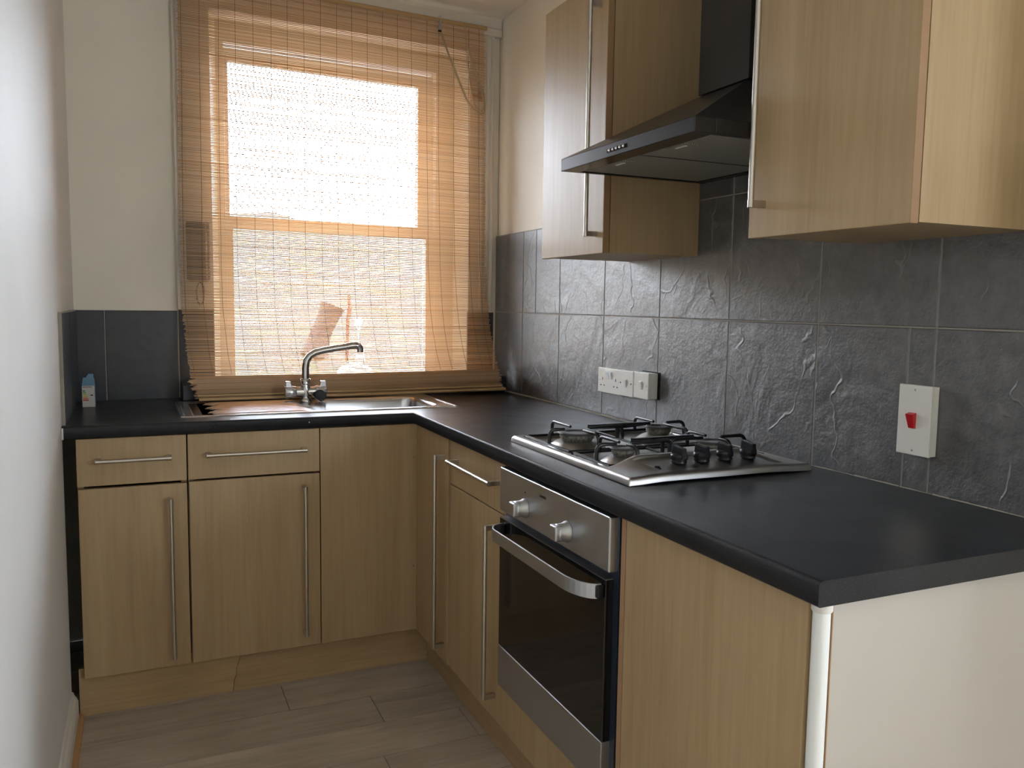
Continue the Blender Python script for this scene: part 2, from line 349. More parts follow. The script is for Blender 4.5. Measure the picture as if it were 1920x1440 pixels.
# window wall
OL, OR, IL, IR = -1.151, -0.133, -1.122, -0.160; SILL = 0.925; HEAD = 2.302
b = WB(); b.prism([(-1.80, 0.0), (OL, 0.0), (IL, 0.10), (IL, 0.30), (-1.80, 0.30)], FZ, CEIL)
b.prism([(OR, 0.0), (0.008, 0.0), (0.008, 0.30), (IR, 0.30), (IR, 0.10)], FZ, CEIL)
b.prism([(OL, 0.0), (OR, 0.0), (IR, 0.10), (IR, 0.30), (IL, 0.30), (IL, 0.10)], FZ, SILL)
b.prism([(OL, 0.0), (OR, 0.0), (IR, 0.10), (IR, 0.30), (IL, 0.30), (IL, 0.10)], HEAD, CEIL)
struct(b, 'wall_back', PAINT)
# casing, fluted mouldings and the beam over the window
def fluted(x0, x1, z0, z1, name):
    b = WB(); w_ = x1 - x0; P = []
    prof = [(0, 0), (0, -.016), (.10, -.022), (.22, -.022), (.28, -.013), (.38, -.013), (.44, -.020), (.56, -.020), (.62, -.012), (.74, -.012), (.80, -.018), (.93, -.018), (1, -.010), (1, 0)]
    b.prism([(x0 + w_ * u, o) for u, o in prof], z0, z1); return struct(b, name, GLOSSW)
b = WB()
for x0, x1 in ((-1.240, OL), (OR, -0.085)): b.box(x0, x1, -0.014, 0.0, 1.232, HEAD)
b.box(-1.240, -0.085, -0.014, 0, HEAD, 2.372); struct(b, 'trim_1', GLOSSW, bevel=0.001)
fluted(-1.278, -1.2405, 1.232, 2.372, 'trim_2'); fluted(-0.0845, -0.020, 1.232, 2.372, 'trim_3')
b = WB(); b.prism([(0.0, 2.373), (-0.030, 2.373), (-0.030, 2.400), (-0.022, 2.408), (-0.022, 2.436), (-0.030, CEIL), (0, CEIL)], -1.278, 0.006, 'x'); struct(b, 'trim_4', PAINT_C)
# baseboard and the bead of bare wood by the floor
b = MB(); b.prism([(XL, FZ), (XL + 0.017, FZ), (XL + 0.017, FZ + 0.060), (XL + 0.013, FZ + 0.072), (XL + 0.008, FZ + 0.078), (XL + 0.005, FZ + 0.088), (XL, FZ + 0.090)], -5.15, -0.715, 'y'); struct(b, 'baseboard_left', GLOSSW)
b = MB(); b.prism([(XL + 0.0175, FZ), (XL + 0.031, FZ), (XL + 0.029, FZ + 0.009), (XL + 0.024, FZ + 0.014), (XL + 0.0175, FZ + 0.016)], -5.15, -0.70, 'y'); struct(b, 'trim_5', wood_mat('bare_wood_bead', (0.40, 0.20, 0.08), (0.50, 0.27, 0.11), (0.55, 0.31, 0.14), 0.5, (1, 0.05, 1)))

# ---------------------------------------------------------------- sash window
t = thing('window_1', (-0.66, 0.10, SILL), kind='structure')
b = WB(); z0, z1 = SILL, HEAD
b.box(IL, -1.100, 0.10, 0.225, z0, z1); b.box(-0.235, IR, 0.10, 0.225, z0, z1); b.box(-1.100, -0.235, 0.10, 0.225, 2.235, z1); b.box(-1.100, -0.235, 0.10, 0.26, z0, 0.940)
b.box(-1.1, -1.093, 0.100, 0.114, .94, 2.235); b.box(-0.243, -0.235, 0.100, 0.114, .94, 2.235); b.box(-1.1, -0.235, 0.100, 0.114, 2.226, 2.235)
b.box(-1.1, -1.094, 0.163, 0.171, .94, 2.235); b.box(-0.242, -0.235, 0.163, 0.171, .94, 2.235)
b.build('frame', GLOSSW, t, bevel=0.0015)
def sash(name, x0, x1, z0, z1, gx0, gx1, gz0, gz1, o0, o1):
    b = WB(); b.box(x0, gx0, o0, o1, z0, z1); b.box(gx1, x1, o0, o1, z0, z1); b.box(gx0, gx1, o0, o1, z0, gz0); b.box(gx0, gx1, o0, o1, gz1, z1)
    s = b.build(name, GLOSSW, t, bevel=0.0015)
    g = WB(); mo = (o0 + o1) / 2 + 0.008; g.box(gx0 - 0.002, gx1 + 0.002, mo, mo + 0.003, gz0 - 0.002, gz1 + 0.002); g.build('pane', GLASS, s)
sash('upper_sash', -1.099, -0.236, 1.545, 2.225, -1.072, -0.300, 1.588, 2.180, 0.172, 0.212)
sash('lower_sash', -1.099, -0.236, 0.941, 1.586, -1.067, -0.281, 0.966, 1.540, 0.115, 0.162)

# ---------------------------------------------------------------- tiled splashbacks
def tiles(tl, plane, name, mat, origin, label, cutout=None):
    """tl: rectangles (a0,a1,z0,z1) along the wall; plane gives the 3D point for (a, depth, z)"""
    b = MB(); g = 0.0016; offs = []
    for a0, a1, z0, z1 in tl:
        a0, a1 = sorted((a0, a1)); k = len(b.v); c = 0.0016
        vs = [plane(a0 + g, 0.007, z0 + g), plane(a1 - g, 0.007, z0 + g), plane(a1 - g, 0.007, z1 - g), plane(a0 + g, 0.007, z1 - g),
              plane(a0 + g, c * .8, z0 + g), plane(a1 - g, c * .8, z0 + g), plane(a1 - g, c * .8, z1 - g), plane(a0 + g, c * .8, z1 - g),
              plane(a0 + g + c, 0, z0 + g + c), plane(a1 - g - c, 0, z0 + g + c), plane(a1 - g - c, 0, z1 - g - c), plane(a0 + g + c, 0, z1 - g - c)]
        b.add(vs, [(0, 1, 5, 4), (1, 2, 6, 5), (2, 3, 7, 6), (3, 0, 4, 7), (4, 5, 9, 8), (5, 6, 10, 9), (6, 7, 11, 10), (7, 4, 8, 11), (8, 9, 10, 11)])
        o = (random.uniform(-9, 9), random.uniform(-9, 9), random.uniform(-9, 9)); offs += [o] * 12
    b.mat(1)
    for a0, a1, z0, z1 in tl:
        a0, a1 = sorted((a0, a1)); b.add([plane(a0, 0.0015, z0), plane(a1, 0.0015, z0), plane(a1, 0.0015, z1), plane(a0, 0.0015, z1), plane(a0, 0.0085, z0), plane(a1, 0.0085, z0), plane(a1, 0.0085, z1), plane(a0, 0.0085, z1)],
                      [(0, 1, 2, 3), (4, 7, 6, 5), (0, 4, 5, 1), (1, 5, 6, 2), (2, 6, 7, 3), (3, 7, 4, 0)]); offs += [(0, 0, 0)] * 8
    o = b.build(name, [mat, GROUT], origin=origin)
    at = o.data.attributes.new('tile_offset', 'FLOAT_VECTOR', 'POINT')
    at.data.foreach_set('vector', [c for q in offs for c in q])
    return tag(o, label, 'splashback')
zb = 0.906; zA = 1.2335; zT = 1.5565
cols = [-0.001, -0.288, -0.6065, -0.9287, -1.2504, -1.5687, -1.8811, -2.1894, -2.5, -2.74]
low = [(cols[i + 1], cols[i], zb, zA) for i in range(9)]
low = [q for q in low if abs(q[1] + 1.8811) > 1e-3] + [(-2.128, -1.8811, zb, zA), (-2.1894, -2.128, zb, zA)]
# one column carries the black patch for the cut-out's shade beside the switches
upr = [(cols[i + 1], cols[i], zA, zT) for i in range(9) if i != 1] + [(-0.405, -0.288, zA, zT), (-0.6065, -0.405, zA, zT)]
third = [(cols[i + 1], cols[i], zT, 1.74) for i in (4, 5)] + [(-1.998, cols[6], zT, 1.74), (cols[4], -1.43, zT, 1.74)]
def pr_(a, d, z): return (d, a, z)
rs = tiles(low + upr + third, pr_, 'tiled_splashback', TILE, (0, -1.4, zb), 'long dark slate-effect tiled splashback behind the hob on the right wall')
b = MB().box(-0.0012, 0.0005, -1.266, -1.17, 0.990, 1.0715); b.build('tile_cutout_shade', SLOT, rs)  # flat black box on the tiles, painting the shade inside a hole
def pw_(a, d, z): return shear(Vector((a, d - 0.0085, z)))
tiles([(-1.2765, -1.515, zb, 1.2265), (-1.515, -1.609, zb, 1.2265)], pw_, 'tiled_splashback', TILE_D, (-1.44, -0.08, zb), 'two smooth navy tiles on the window wall left of the bamboo blind')
tiles([(-1.275, OL - 0.0005, zb, 1.231), ], lambda a, d, z: shear(Vector((a, d - 0.0085, z))), 'tiled_splashback', TILE_D, (-1.2, -0.07, zb), 'narrow dark tile half covered by the left edge of the bamboo blind')
tiles([(OR + 0.0005, -0.0095, zb, 1.231), ], lambda a, d, z: shear(Vector((a, d - 0.0085, z))), 'tiled_splashback', TILE_D, (-.07, -0.02, zb), 'narrow dark tile between the window opening and the right wall corner')
o = tiles([(-0.69, -0.40, zb, 1.2265), (-0.40, -0.092, zb, 1.2265)], lambda a, d, z: (XL + 0.0086 - d, a, z), 'tiled_splashback', TILE_D, (XL, -0.4, zb), 'dark tiles on the left wall, seen almost edge-on at the worktop end')
MB().box(XL + 0.0003, XL + 0.009, -0.699, -0.6905, zb, 1.2275).build('edge_trim', GROUT, o)
def sst(a, b_, x): t_ = min(1, max(0, (x - a) / (b_ - a))); return t_ * t_ * (3 - 2 * t_)
def wz(x, y): return WT - 0.009 * sst(-0.50, -0.02, x) * sst(-2.1, -1.3, y)
# tiled ledge under the window
b = WB(); V = []; xl = [-1.272, -0.5, -0.4, -0.3, -0.2, -0.1, -0.0015]
for x in xl: V += [(x, -0.128, wz(x, -0.15) + .0004), (x, -0.0092, wz(x, -0.15) + .0004), (x, -0.0092, 0.966), (x, -0.128, 0.966)]
F = [(0, 1, 2, 3), (27, 26, 25, 24)]
for k in range(6):
    for j in range(4): F.append((4 * k + j, 4 * k + (j + 1) % 4, 4 * k + 4 + (j + 1) % 4, 4 * k + 4 + j))
b.add(V, F)
lg = b.build('tiled_ledge', TILE_D, bevel=0.003); tag(lg, 'low dark tiled ledge behind the sink, under the window', 'ledge')

# ---------------------------------------------------------------- worktop
def wtop(x, y): return wz(x, y)
SX0, SX1, SY0, SY1 = -1.300, -0.395, -0.640, -0.225     # sink outline
HX0, HX1, HY0, HY1 = -0.525, -0.052, -1.938, -1.362      # hob outline
bx0, bx1, by0, by1 = -0.842, -0.452, -0.595, -0.285     # bowl
edge = 0.010
xs = [XL + 0.0008, -1.4, -1.2, -1.0, bx0, -0.7, bx1, XF - edge + 0.02, -0.5, -0.4, -0.3, -0.2, -0.1, -0.0012]
xs = sorted(set([XL + 0.0008, -1.4, -1.2, -1.0, bx0 - .004, -0.65, XF + edge, -0.52, bx1 + .004, -0.38, -0.3, -0.22, -0.14, -0.06, -0.0012]))
ys = sorted([YE, -2.3, -2.1, -1.95, -1.8, -1.65, -1.5, -1.35, -1.2, -1.05, -0.9, YF + edge, by0 - .004, -0.45, by1 + .004, -0.15, -0.011])
b = MB()
def isin(x, y):
    if y < YF + edge and x < XF + edge: return False
    if bx0 - .004 < x < bx1 + .004 and by0 - .004 < y < by1 + .004: return False
    return True
for i in range(len(xs) - 1):
    for j in range(len(ys) - 1):
        cx, cy = (xs[i] + xs[i + 1]) / 2, (ys[j] + ys[j + 1]) / 2
        if not isin(cx, cy): continue
        q = [(xs[i], ys[j]), (xs[i + 1], ys[j]), (xs[i + 1], ys[j + 1]), (xs[i], ys[j + 1])]
        q = [(x, y if y < -0.02 else y + S * x * 1.0 - 0.0005) for x, y in q]
        b.add([(x, y, wz(x, y)) for x, y in q] + [(x, y, WU) for x, y in q], [(0, 1, 2, 3), (7, 6, 5, 4)] +
              [(a, (a + 1) % 4, 4 + (a + 1) % 4, 4 + a) for a, (dx, dy) in enumerate(((0, -1), (1, 0), (0, 1), (-1, 0))) if not isin(cx + dx * (xs[i + 1] - xs[i]) if dx else cx, cy + dy * 0.03 if False else cy) or True])
pr0 = [(0, WT)] + [(edge - 0.008 + 0.008 * math.sin(a), WT - 0.008 + 0.008 * math.cos(a)) for a in [PI / 2 * k / 5 for k in range(6)]] + [(edge, WU + 0.003), (edge - 0.003, WU), (0, WU)]
b.sweep(pr0, [(XL + 0.0008, YF + edge), (XF + edge, YF + edge), (XF + edge, YE)])
wk = b.build('worktop', WORKTOP, origin=(-0.9, -1.0, WU), fix=False); tag(wk, 'L-shaped dark slate laminate worktop running under the window and along the tiles', 'worktop')
MB().box(-1.6092, -1.6045, YF - 0.0012, YF + 0.006, WU - 0.0005, WT - 0.004).build('end_cap', PAINT_W, wk)
MB().lathe((-0.930, YF - 0.0003, 0.893), [(0.0022, 0), (0.0022, -0.0008), (0.001, -0.001)], 'y', 12).build('screw', NICKEL, wk)
b = MB(); n = 60
for k in range(n):
    ya = -0.14 - 2.34 * k / n; yb_ = ya - 2.34 / n * 0.96; r = random.uniform(0.0006, 0.0022)
    b.tube([(-0.003, ya, wz(-0.003, ya) + 0.0005), (-0.003, yb_, wz(-0.003, yb_) + 0.0005)], [r, random.uniform(0.0006, 0.0022)], 6)
b.build('sealant_bead', GROUT, wk)

# ---------------------------------------------------------------- cabinet helpers
def handle(a, bq, nrm, parent, mat=NICKEL, so=0.032, r=0.0058):
    """bar handle from a to bq (points on the door face); nrm points out of the door"""
    a, bq, nrm = Vector(a), Vector(bq), Vector(nrm); d = (bq - a).normalized(); s_ = d.cross(nrm)
    b = MB(); b.tube([a + nrm * so - d * 0.006, bq + nrm * so + d * 0.006], r, 14)
    for p, sg in ((a, 1), (bq, -1)):
        o = p + d * 0.0 * sg
        V = []
        for dd in (-0.0065, 0.0065):
            for ss in (-0.0055, 0.0055):
                for nn in (0.0003, so): V.append(o + d * dd + s_ * ss + nrm * nn)
        b.add(V, [(0, 1, 3, 2), (4, 6, 7, 5), (0, 4, 5, 1), (2, 3, 7, 6), (0, 2, 6, 4), (1, 5, 7, 3)])
        b.tube([p + nrm * so - d * 0.007 * sg, p + nrm * so + d * 0.006 * sg], r * 1.12, 14)
    return b.build('handle', mat, parent)
def slab(axis, f0, f1, d, z0, z1, name, parent, t_=0.018):
    """door or drawer front. axis 'x': spans x, faces -y ; axis 'y': spans y, faces -x; d = coordinate of its face"""
    b = MB()
    if axis == 'x': b.box(f0, f1, d, d + t_, z0, z1)
    else: b.box(d, d + t_, f0, f1, z0, z1)
    return b.build(name, OAK, parent, bevel=0.0012)
def carcass(x0, x1, y0, y1, z0, z1, front, parent, name='carcass', shelf=True):
    t_ = 0.016; b = MB()
    x0, x1 = sorted((x0, x1)); y0, y1 = sorted((y0, y1))
    if front == '-y':
        b.box(x0, x0 + t_, y0, y1, z0, z1); b.box(x1 - t_, x1, y0, y1, z0, z1); b.box(x0 + t_, x1 - t_, y0, y1, z0, z0 + t_); b.box(x0 + t_, x1 - t_, y1 - 0.006, y1, z0 + t_, z1)
        b.box(x0 + t_, x1 - t_, y0, y0 + .016, z1 - 0.06, z1)
    else:
        b.box(x0, x1, y0, y0 + t_, z0, z1); b.box(x0, x1, y1 - t_, y1, z0, z1); b.box(x0, x1, y0 + t_, y1 - t_, z0, z0 + t_); b.box(x1 - 0.006, x1, y0 + t_, y1 - t_, z0 + t_, z1)
        b.box(x0, x0 + .016, y0 + t_, y1 - t_, z1 - 0.06, z1)
    return b.build(name, OAK_E, parent)
ym = -0.145; cz0, cz1 = 0.198, WU - 0.002; fy = DL + 0.020

# ---- left run
def leftunit(x0, x1, hd, vd, vz, label, gap):
    t = thing('base_cabinet', ((x0 + x1) / 2, DL + 0.25, FZ), label, 'cabinet')
    carcass(x0 + 0.001, x1 - 0.001, fy, ym, cz0, cz1, '-y', t)
    d = slab('x', x0 + 0.0015, x1 - 0.0015, DL, 0.7345, TOP + .016, 'drawer', t)
    handle((hd[0], DL, 0.8089), (hd[1], DL, 0.8089), (0, -1, 0), d)
    d = slab('x', x0 + 0.003, x1 - 0.0015, DL, BOT, 0.7335 - gap, 'door', t)
    handle((vd, DL, vz[0]), (vd, DL, vz[1]), (0, -1, 0), d)
    for q in (x0 + 0.05, x1 - 0.05): MB().tube([(q, fy + 0.09, FZ + 0.0005), (q, fy + 0.09, cz0)], 0.016, 12).build('foot', BLACK, t)
    return t
leftunit(-1.5778, -1.2857, (-1.520, -1.3357), -1.3333, (0.2114, 0.6808), 'narrow oak base cabinet at the far left, next to the left wall', 0.007)
leftunit(-1.2847, -0.8953, (-1.2263, -0.9476), -0.9462, (0.2208, 0.6864), 'oak base cabinet with drawer directly under the sink drainer', 0.005)
t = thing('corner_cabinet', (-0.62, -0.4, FZ), 'oak corner cabinet with a plain blank panel and one tall door', 'cabinet')
b = MB(); b.box(-0.8938, -0.8775, fy, ym, cz0, cz1); b.box(-0.8775, -0.03, fy + 0.015, ym, cz0, cz0 + 0.016); b.box(-0.8775, -0.03, ym - 0.006, ym, cz0 + 0.016, cz1); b.box(DR + 0.021, -0.03, -1.0265, -1.0105, cz0, cz1); b.box(DR + .021, -0.03, -1.0105, fy + .014, cz0, cz0 + 0.016)
b.build('carcass', OAK_E, t)
pn = slab('x', -0.8938, DR - 0.0025, DL, BOT, TOP + .016, 'blank_panel', t)
for z in (0.391, 0.760): MB().lathe((-0.588, DL - 0.0002, z), [(0.0032, 0), (0.0032, -0.0012), (0.002, -0.0018)], 'y', 12).build('screw_cap', OAK_E, pn)
d = slab('y', -1.0255, DL - 0.0015, DR - 0.004, BOT, TOP + .013, 'door', t)
handle((DR - 0.004, -0.9974, 0.2254), (DR - 0.004, -0.9974, 0.8089), (-1, 0, 0), d)
# ---- right run
t = thing('base_cabinet', (-0.25, -1.23, FZ), 'oak base cabinet with drawer squeezed between the corner door and the oven', 'cabinet')
carcass(DR + 0.020, -0.03, -1.435, -1.030, cz0, cz1, '-x', t)
d = slab('y', -1.4354, -1.0300, DR + 0.001, 0.7360, TOP + .012, 'drawer', t); handle((DR + 0.001, -1.0927, 0.8117), (DR + 0.001, -1.3985, 0.8117), (-1, 0, 0), d)
d = slab('y', -1.4354, -1.0300, DR + 0.001, BOT, 0.7325, 'door', t); handle((DR + 0.001, -1.3863, 0.2395), (DR + 0.001, -1.3863, 0.6929), (-1, 0, 0), d)
for q in (-1.09, -1.38): MB().tube([(DR + 0.11, q, FZ + 0.0005), (DR + 0.11, q, cz0)], 0.016, 12).build('foot', BLACK, t)
t = thing('oven_housing', (-0.25, -1.61, FZ), 'oak housing unit around the oven with a filler panel below it', 'cabinet')
b = MB(); b.box(DR + 0.002, -0.03, -1.4515, -1.4365, cz0, cz1); b.box(DR + 0.002, -0.03, -2.0062, -1.9915, cz0, cz1); b.box(DR + 0.02, -0.03, -1.9915, -1.4515, cz0, cz0 + .016); b.box(DR + .02, -0.03, -1.9915, -1.4515, 0.284, 0.299)
b.build('carcass', OAK_E, t)
slab('y', -1.9915, -1.4365, DR, BOT, 0.3002, 'filler_panel', t)
t = thing('end_cabinet', (-0.3, -2.2, FZ), 'plain oak panel without a handle between the oven and the white post', 'panel')
slab('y', -2.4765, -2.0095, DR, FZ + 0.004, WU - 0.004, 'front_panel', t)
MB().prism([(DR - 0.0005, -2.0090), (DR + 0.0015, -2.0090), (DR + 0.0015, -1.9985), (DR - 0.0035, -1.9985)], 0.36, WU - 0.006).build('split_edge', FIBRE, t)
t = thing('end_board', (-0.27, -2.485, FZ), 'off-white board closing the near end of the worktop run', 'board')
b = MB(); b.box(-0.5435, -0.002, -2.4935, -2.478, FZ + 0.0005, WU - 0.001); b.build('face', BOARDW, t)
MB().box(-0.5455, -0.5437, -2.4937, -2.478, FZ + 0.0005, WU - 0.001).build('edge_strip', OAK_E, t)
t = thing('support_post', (-0.562, -2.489, FZ), 'round white post under the near corner of the worktop', 'post')
MB().lathe((-0.5615, -2.4900, FZ + 0.0005), [(0.0120, 0), (0.0120, WU - FZ - 0.0175)], seg=28).build('pole', TUBEW, t)
MB().lathe((-0.5615, -2.4900, WU - 0.0175), [(0.0135, 0), (0.0145, 0.002), (0.0145, 0.0155), (0.014, 0.0165)], seg=28).build('cap', PLASTIC, t, origin=None)
# ---- plinths
t = thing('plinth', (-1.05, -0.68, FZ), 'oak plinth with a jagged crack under the left run of units', 'plinth')
PY = -0.6926; z0 = FZ + 0.0005; zp = 0.1927
ck = [(-1.1664, z0), (-1.1627, 0.0824), (-1.1543, 0.1029), (-1.1561, 0.1198), (-1.144, 0.1525), (-1.1272, zp)]
b = MB(); b.prism([(-1.591, z0)] + ck + [(-1.591, zp)], PY, PY + 0.015, 'y'); b.build('board', OAK_H, t)
b = MB(); b.prism([(x + 0.0014, z) for x, z in ck] + [(-0.5285, zp), (-0.5285, z0)], PY, PY + 0.015, 'y'); b.build('board', OAK_H, t)
t = thing('plinth', (-0.52, -1.5, FZ), 'oak plinth along the floor below the oven side of the kitchen', 'plinth')
MB().box(-0.5297, -0.515, -2.476, PY - 0.0015, z0, zp).build('board', OAK_H, t)

# ---------------------------------------------------------------- wall cabinets
def wallcab(y0, y1, hy, hz, label):
    t = thing('wall_cabinet', (-0.15, (y0 + y1) / 2, 1.405), label, 'cabinet')
    b = MB(); b.box(-0.281, -0.0015, y0, y0 + .016, 1.4055, 2.105); b.box(-0.281, -0.0015, y1 - .016, y1, 1.4055, 2.105)
    b.box(-0.281, -0.0015, y0 + .016, y1 - .016, 1.4055, 1.4215); b.box(-0.281, -0.0015, y0 + .016, y1 - .016, 2.089, 2.105); b.box(-0.008, -0.0015, y0 + .016, y1 - .016, 1.4215, 2.089)
    b.build('carcass', OAK, t)
    d = MB().box(-0.302, -0.2835, y0, y1, 1.403, 2.107).build('door', [OAK], t, bevel=0.0015)
    MB().box(-0.3012, -0.2842, y0 - 0.0006, y0 - 0.0001, 1.404, 2.106).build('edge_band', OAK_E, d)
    handle((-0.302, hy, hz[0]), (-0.302, hy, hz[1]), (-1, 0, 0), d)
    return t
wallcab(-1.427, -1.068, -1.392, (1.454, 2.034), 'oak wall cabinet left of the cooker hood, nearest the window')
wallcab(-2.372, -1.994, -2.036, (1.465, 2.050), 'oak wall cabinet right of the cooker hood, nearest the camera')

# ---------------------------------------------------------------- cooker hood
t = thing('cooker_hood', (-0.2, -1.71, 1.5985), 'black chimney cooker hood with a sloping canopy between the two wall cabinets', 'cooker hood')
h1, h2, z0, z1 = -1.4405, -1.9885, 1.5985, 1.6277
cx, ca, cb_, cz = -0.170, -1.637, -1.815, 1.766
b = MB()
b.box(-0.4346, -0.386, h2, h1, z0, z1); b.box(-0.386, -0.004, h2, h2 + .014, z0, z1); b.box(-0.386, -0.004, h1 - .014, h1, z0, z1); b.box(-0.03, -0.004, h2 + .014, h1 - .014, z0, z1)
b.add([(-0.4346, h2, z1), (-0.4346, h1, z1), (-0.004, h1, z1), (-0.004, h2, z1), (cx, cb_, cz), (cx, ca, cz), (-0.004, ca, cz), (-0.004, cb_, cz)], [(0, 1, 5, 4), (1, 2, 6, 5), (2, 3, 7, 6), (3, 0, 4, 7), (4, 5, 6, 7), (0, 3, 2, 1)])
b.build('canopy', HOODM, t, bevel=0.0012)
MB().box(cx - .001, -0.004, cb_ - .001, ca + .001, cz + .0025, CEIL - 0.003).build('chimney', HOODM, t, bevel=0.001)
f = MB().box(-0.385, -0.031, h2 + .015, h1 - .015, z0 + .003, z0 + .009).build('grease_filter', FILTER, t)
b = MB(); b.box(-0.384, -0.031, (h1 + h2) / 2 - .0015, (h1 + h2) / 2 + .0015, z0 + .0018, z0 + .003); b.build('filter_seam', NAVY, f)
for y in (-1.605, -1.845):
    lp = MB().box(-0.378, -0.345, y - .03, y + .03, z0 + .0005, z0 + .003).build('hood_light', FILTER, t)
    MB().box(-0.366, -0.360, y - .018, y + .018, z0 - .0008, z0 + .0005).build('bulb', PLASTIC, lp)
sl = MB().box(-0.4352, -0.4345, -1.748, -1.664, 1.6085, 1.6165).build('switch_slot', SLOT, t)
for k in range(5):
    MB().lathe((-0.4352, -1.676 - k * 0.0148, 1.6125), [(0.0036, 0), (0.0036, -0.002), (0.0025, -0.0032), (0.0008, -0.0036)], 'x', 14).build('push_button', CHROME, sl)

# ---------------------------------------------------------------- oven
t = thing('oven', (-0.28, -1.72, 0.303), 'built-in black glass and steel oven with two round knobs and a wide strap handle', 'oven')
OX = -0.5961; oy0, oy1 = -1.9856, -1.4569
MB().box(-0.5720, -0.06, oy0 + .004, oy1 - .004, 0.3035, 0.870).build('oven_body', NAVY, t, bevel=0.002)
MB().box(-0.5770, -0.5740, oy0 - .006, oy1 + .002, 0.3035, 0.8705).build('oven_flange', NAVY, t)
p = MB().box(OX, OX + .022, oy0, oy1, 0.757, 0.8664).build('control_panel', STEEL, t, bevel=0.0035, seg=3)
def knob(y, z, mark):
    k = MB().lathe((OX - .0005, y, z), [(0.0225, 0), (0.0225, -0.004), (0.0195, -0.008), (0.0185, -0.022), (0.0175, -0.026), (0.014, -0.0285)], 'x', 36).build('knob', STEEL, p)
    b = MB(); b.prism([(y - 0.0145, z - 0.0165), (y + 0.0145, z - 0.0165), (y + 0.0160, z), (y + 0.0145, z + 0.0165), (y - 0.0145, z + 0.0165), (y - 0.0160, z)], OX - .036, OX - .018, 'x')
    b.build('grip', STEEL, k, bevel=0.004, seg=3)
    b = MB()
    for dy, dz in mark: b.box(OX - .0248, OX - .0244, y - 0.0165 + dy - .0007, y - 0.0165 + dy + .0007, z + dz - .0009, z + dz + .0009)
    return k
k = knob(-1.606, 0.7962, [(0, 0)]); k2 = knob(-1.8164, 0.7953, [(0, 0)])
b = None
for y0, y1, z0, z1 in ((-1.6075, -1.6037, 0.831, 0.8347), (-1.621, -1.6196, 0.8253, 0.8267), (-1.8169, -1.8155, 0.8272, 0.8286)): MB().box(OX - .0006, OX - .0001, y0, y1, z0, z1).build('dial_mark', SLOT, p)
#, -1.6037, 0.831, 0.8347); b.box(OX - .0006, OX - .0001, -1.621, -1.6196, 0.8253, 0.8267); b.box(OX - .0006, OX - .0001, -1.8169, -1.8155, 0.8272, 0.8286); 
def text(s_, size, loc, rot, mat, parent, name, ext=0.0002, font_scale=(1, 1)):
    c = bpy.data.curves.new(name, 'FONT'); c.body = s_; c.size = size; c.extrude = ext; c.align_x = 'CENTER'; c.align_y = 'CENTER'
    tmp = bpy.data.objects.new(name + '_tmp', c); COL.objects.link(tmp); dg = bpy.context.evaluated_depsgraph_get()
    me = bpy.data.meshes.new_from_object(tmp.evaluated_get(dg)); bpy.data.objects.remove(tmp)
    Mx = Matrix.LocRotScale(Vector(loc) - Vector(parent['_o']), rot, Vector((font_scale[0], font_scale[1], 1))); me.transform(Mx); me.materials.clear(); me.materials.append(mat)
    o = bpy.data.objects.new(name, me); COL.objects.link(o); o.parent = parent; o['_o'] = parent['_o']; return o
from mathutils import Euler
RX = Matrix(((0, 0, -1), (-1, 0, 0), (0, 1, 0))).to_quaternion()     # text readable on a face that looks toward -x
text('ZANUSSI', 0.0085, (OX - .0003, -1.696, 0.842), RX, SLOT, p, 'lettering')
text('50', 0.006, (OX - .0262, -1.6205, 0.797), RX, SLOT, k, 'numeral')
# door: glass over a steel foot
d = MB().box(OX + .001, OX + .021, oy0 + .012, oy1, 0.4115, 0.7392).build('oven_door', OGLASS, t, bevel=0.0015)
MB().box(OX + .0, OX + .021, oy0 + .012, oy1, 0.3063, 0.4106).build('lower_panel', STEEL, d, bevel=0.0012)
MB().box(OX + .0005, OX + .021, oy0 + .012, oy1, 0.7393, 0.7406).build('top_edge', STEEL, d)
# strap handle: a flat band that curves back to the door at both ends
ya, yb_ = -1.4826, -1.9623; pts = []
R = 0.043
for k_ in range(9): a = PI / 2 * k_ / 8; pts.append((OX - 0.002 - R * math.sin(a), ya - 0.050 * (1 - math.cos(a))))
for k_ in range(9): a = PI / 2 * (1 - k_ / 8); pts.append((OX - 0.002 - R * math.sin(a), yb_ + 0.085 * (1 - math.cos(a))))
b = MB(); V = []; F = []; n = len(pts)
for i, (x, y) in enumerate(pts):
    q0 = Vector(pts[max(i - 1, 0)]); q1 = Vector(pts[min(i + 1, n - 1)]); dd = (q1 - q0).normalized(); nn = Vector((dd.y, -dd.x)) * 0.002
    for sx in (1, -1):
        for z in (0.7004, 0.7303): V.append((x + nn.x * sx, y + nn.y * sx, z))
for i in range(n - 1):
    a = i * 4; c = a + 4
    F += [(a, a + 1, c + 1, c), (a + 2, c + 2, c + 3, a + 3), (a + 1, a + 3, c + 3, c + 1), (a, c, c + 2, a + 2)]
F += [(0, 2, 3, 1), (n * 4 - 4, n * 4 - 3, n * 4 - 1, n * 4 - 2)]
b.add(V, F); hd = b.build('handle', STEEL, d, bevel=0.0006)
for y in (ya, yb_): MB().box(OX - .014, OX + .0005, y - .009, y + .009, 0.7022, 0.7285).build('handle_bracket', BLACK, hd, bevel=0.003)

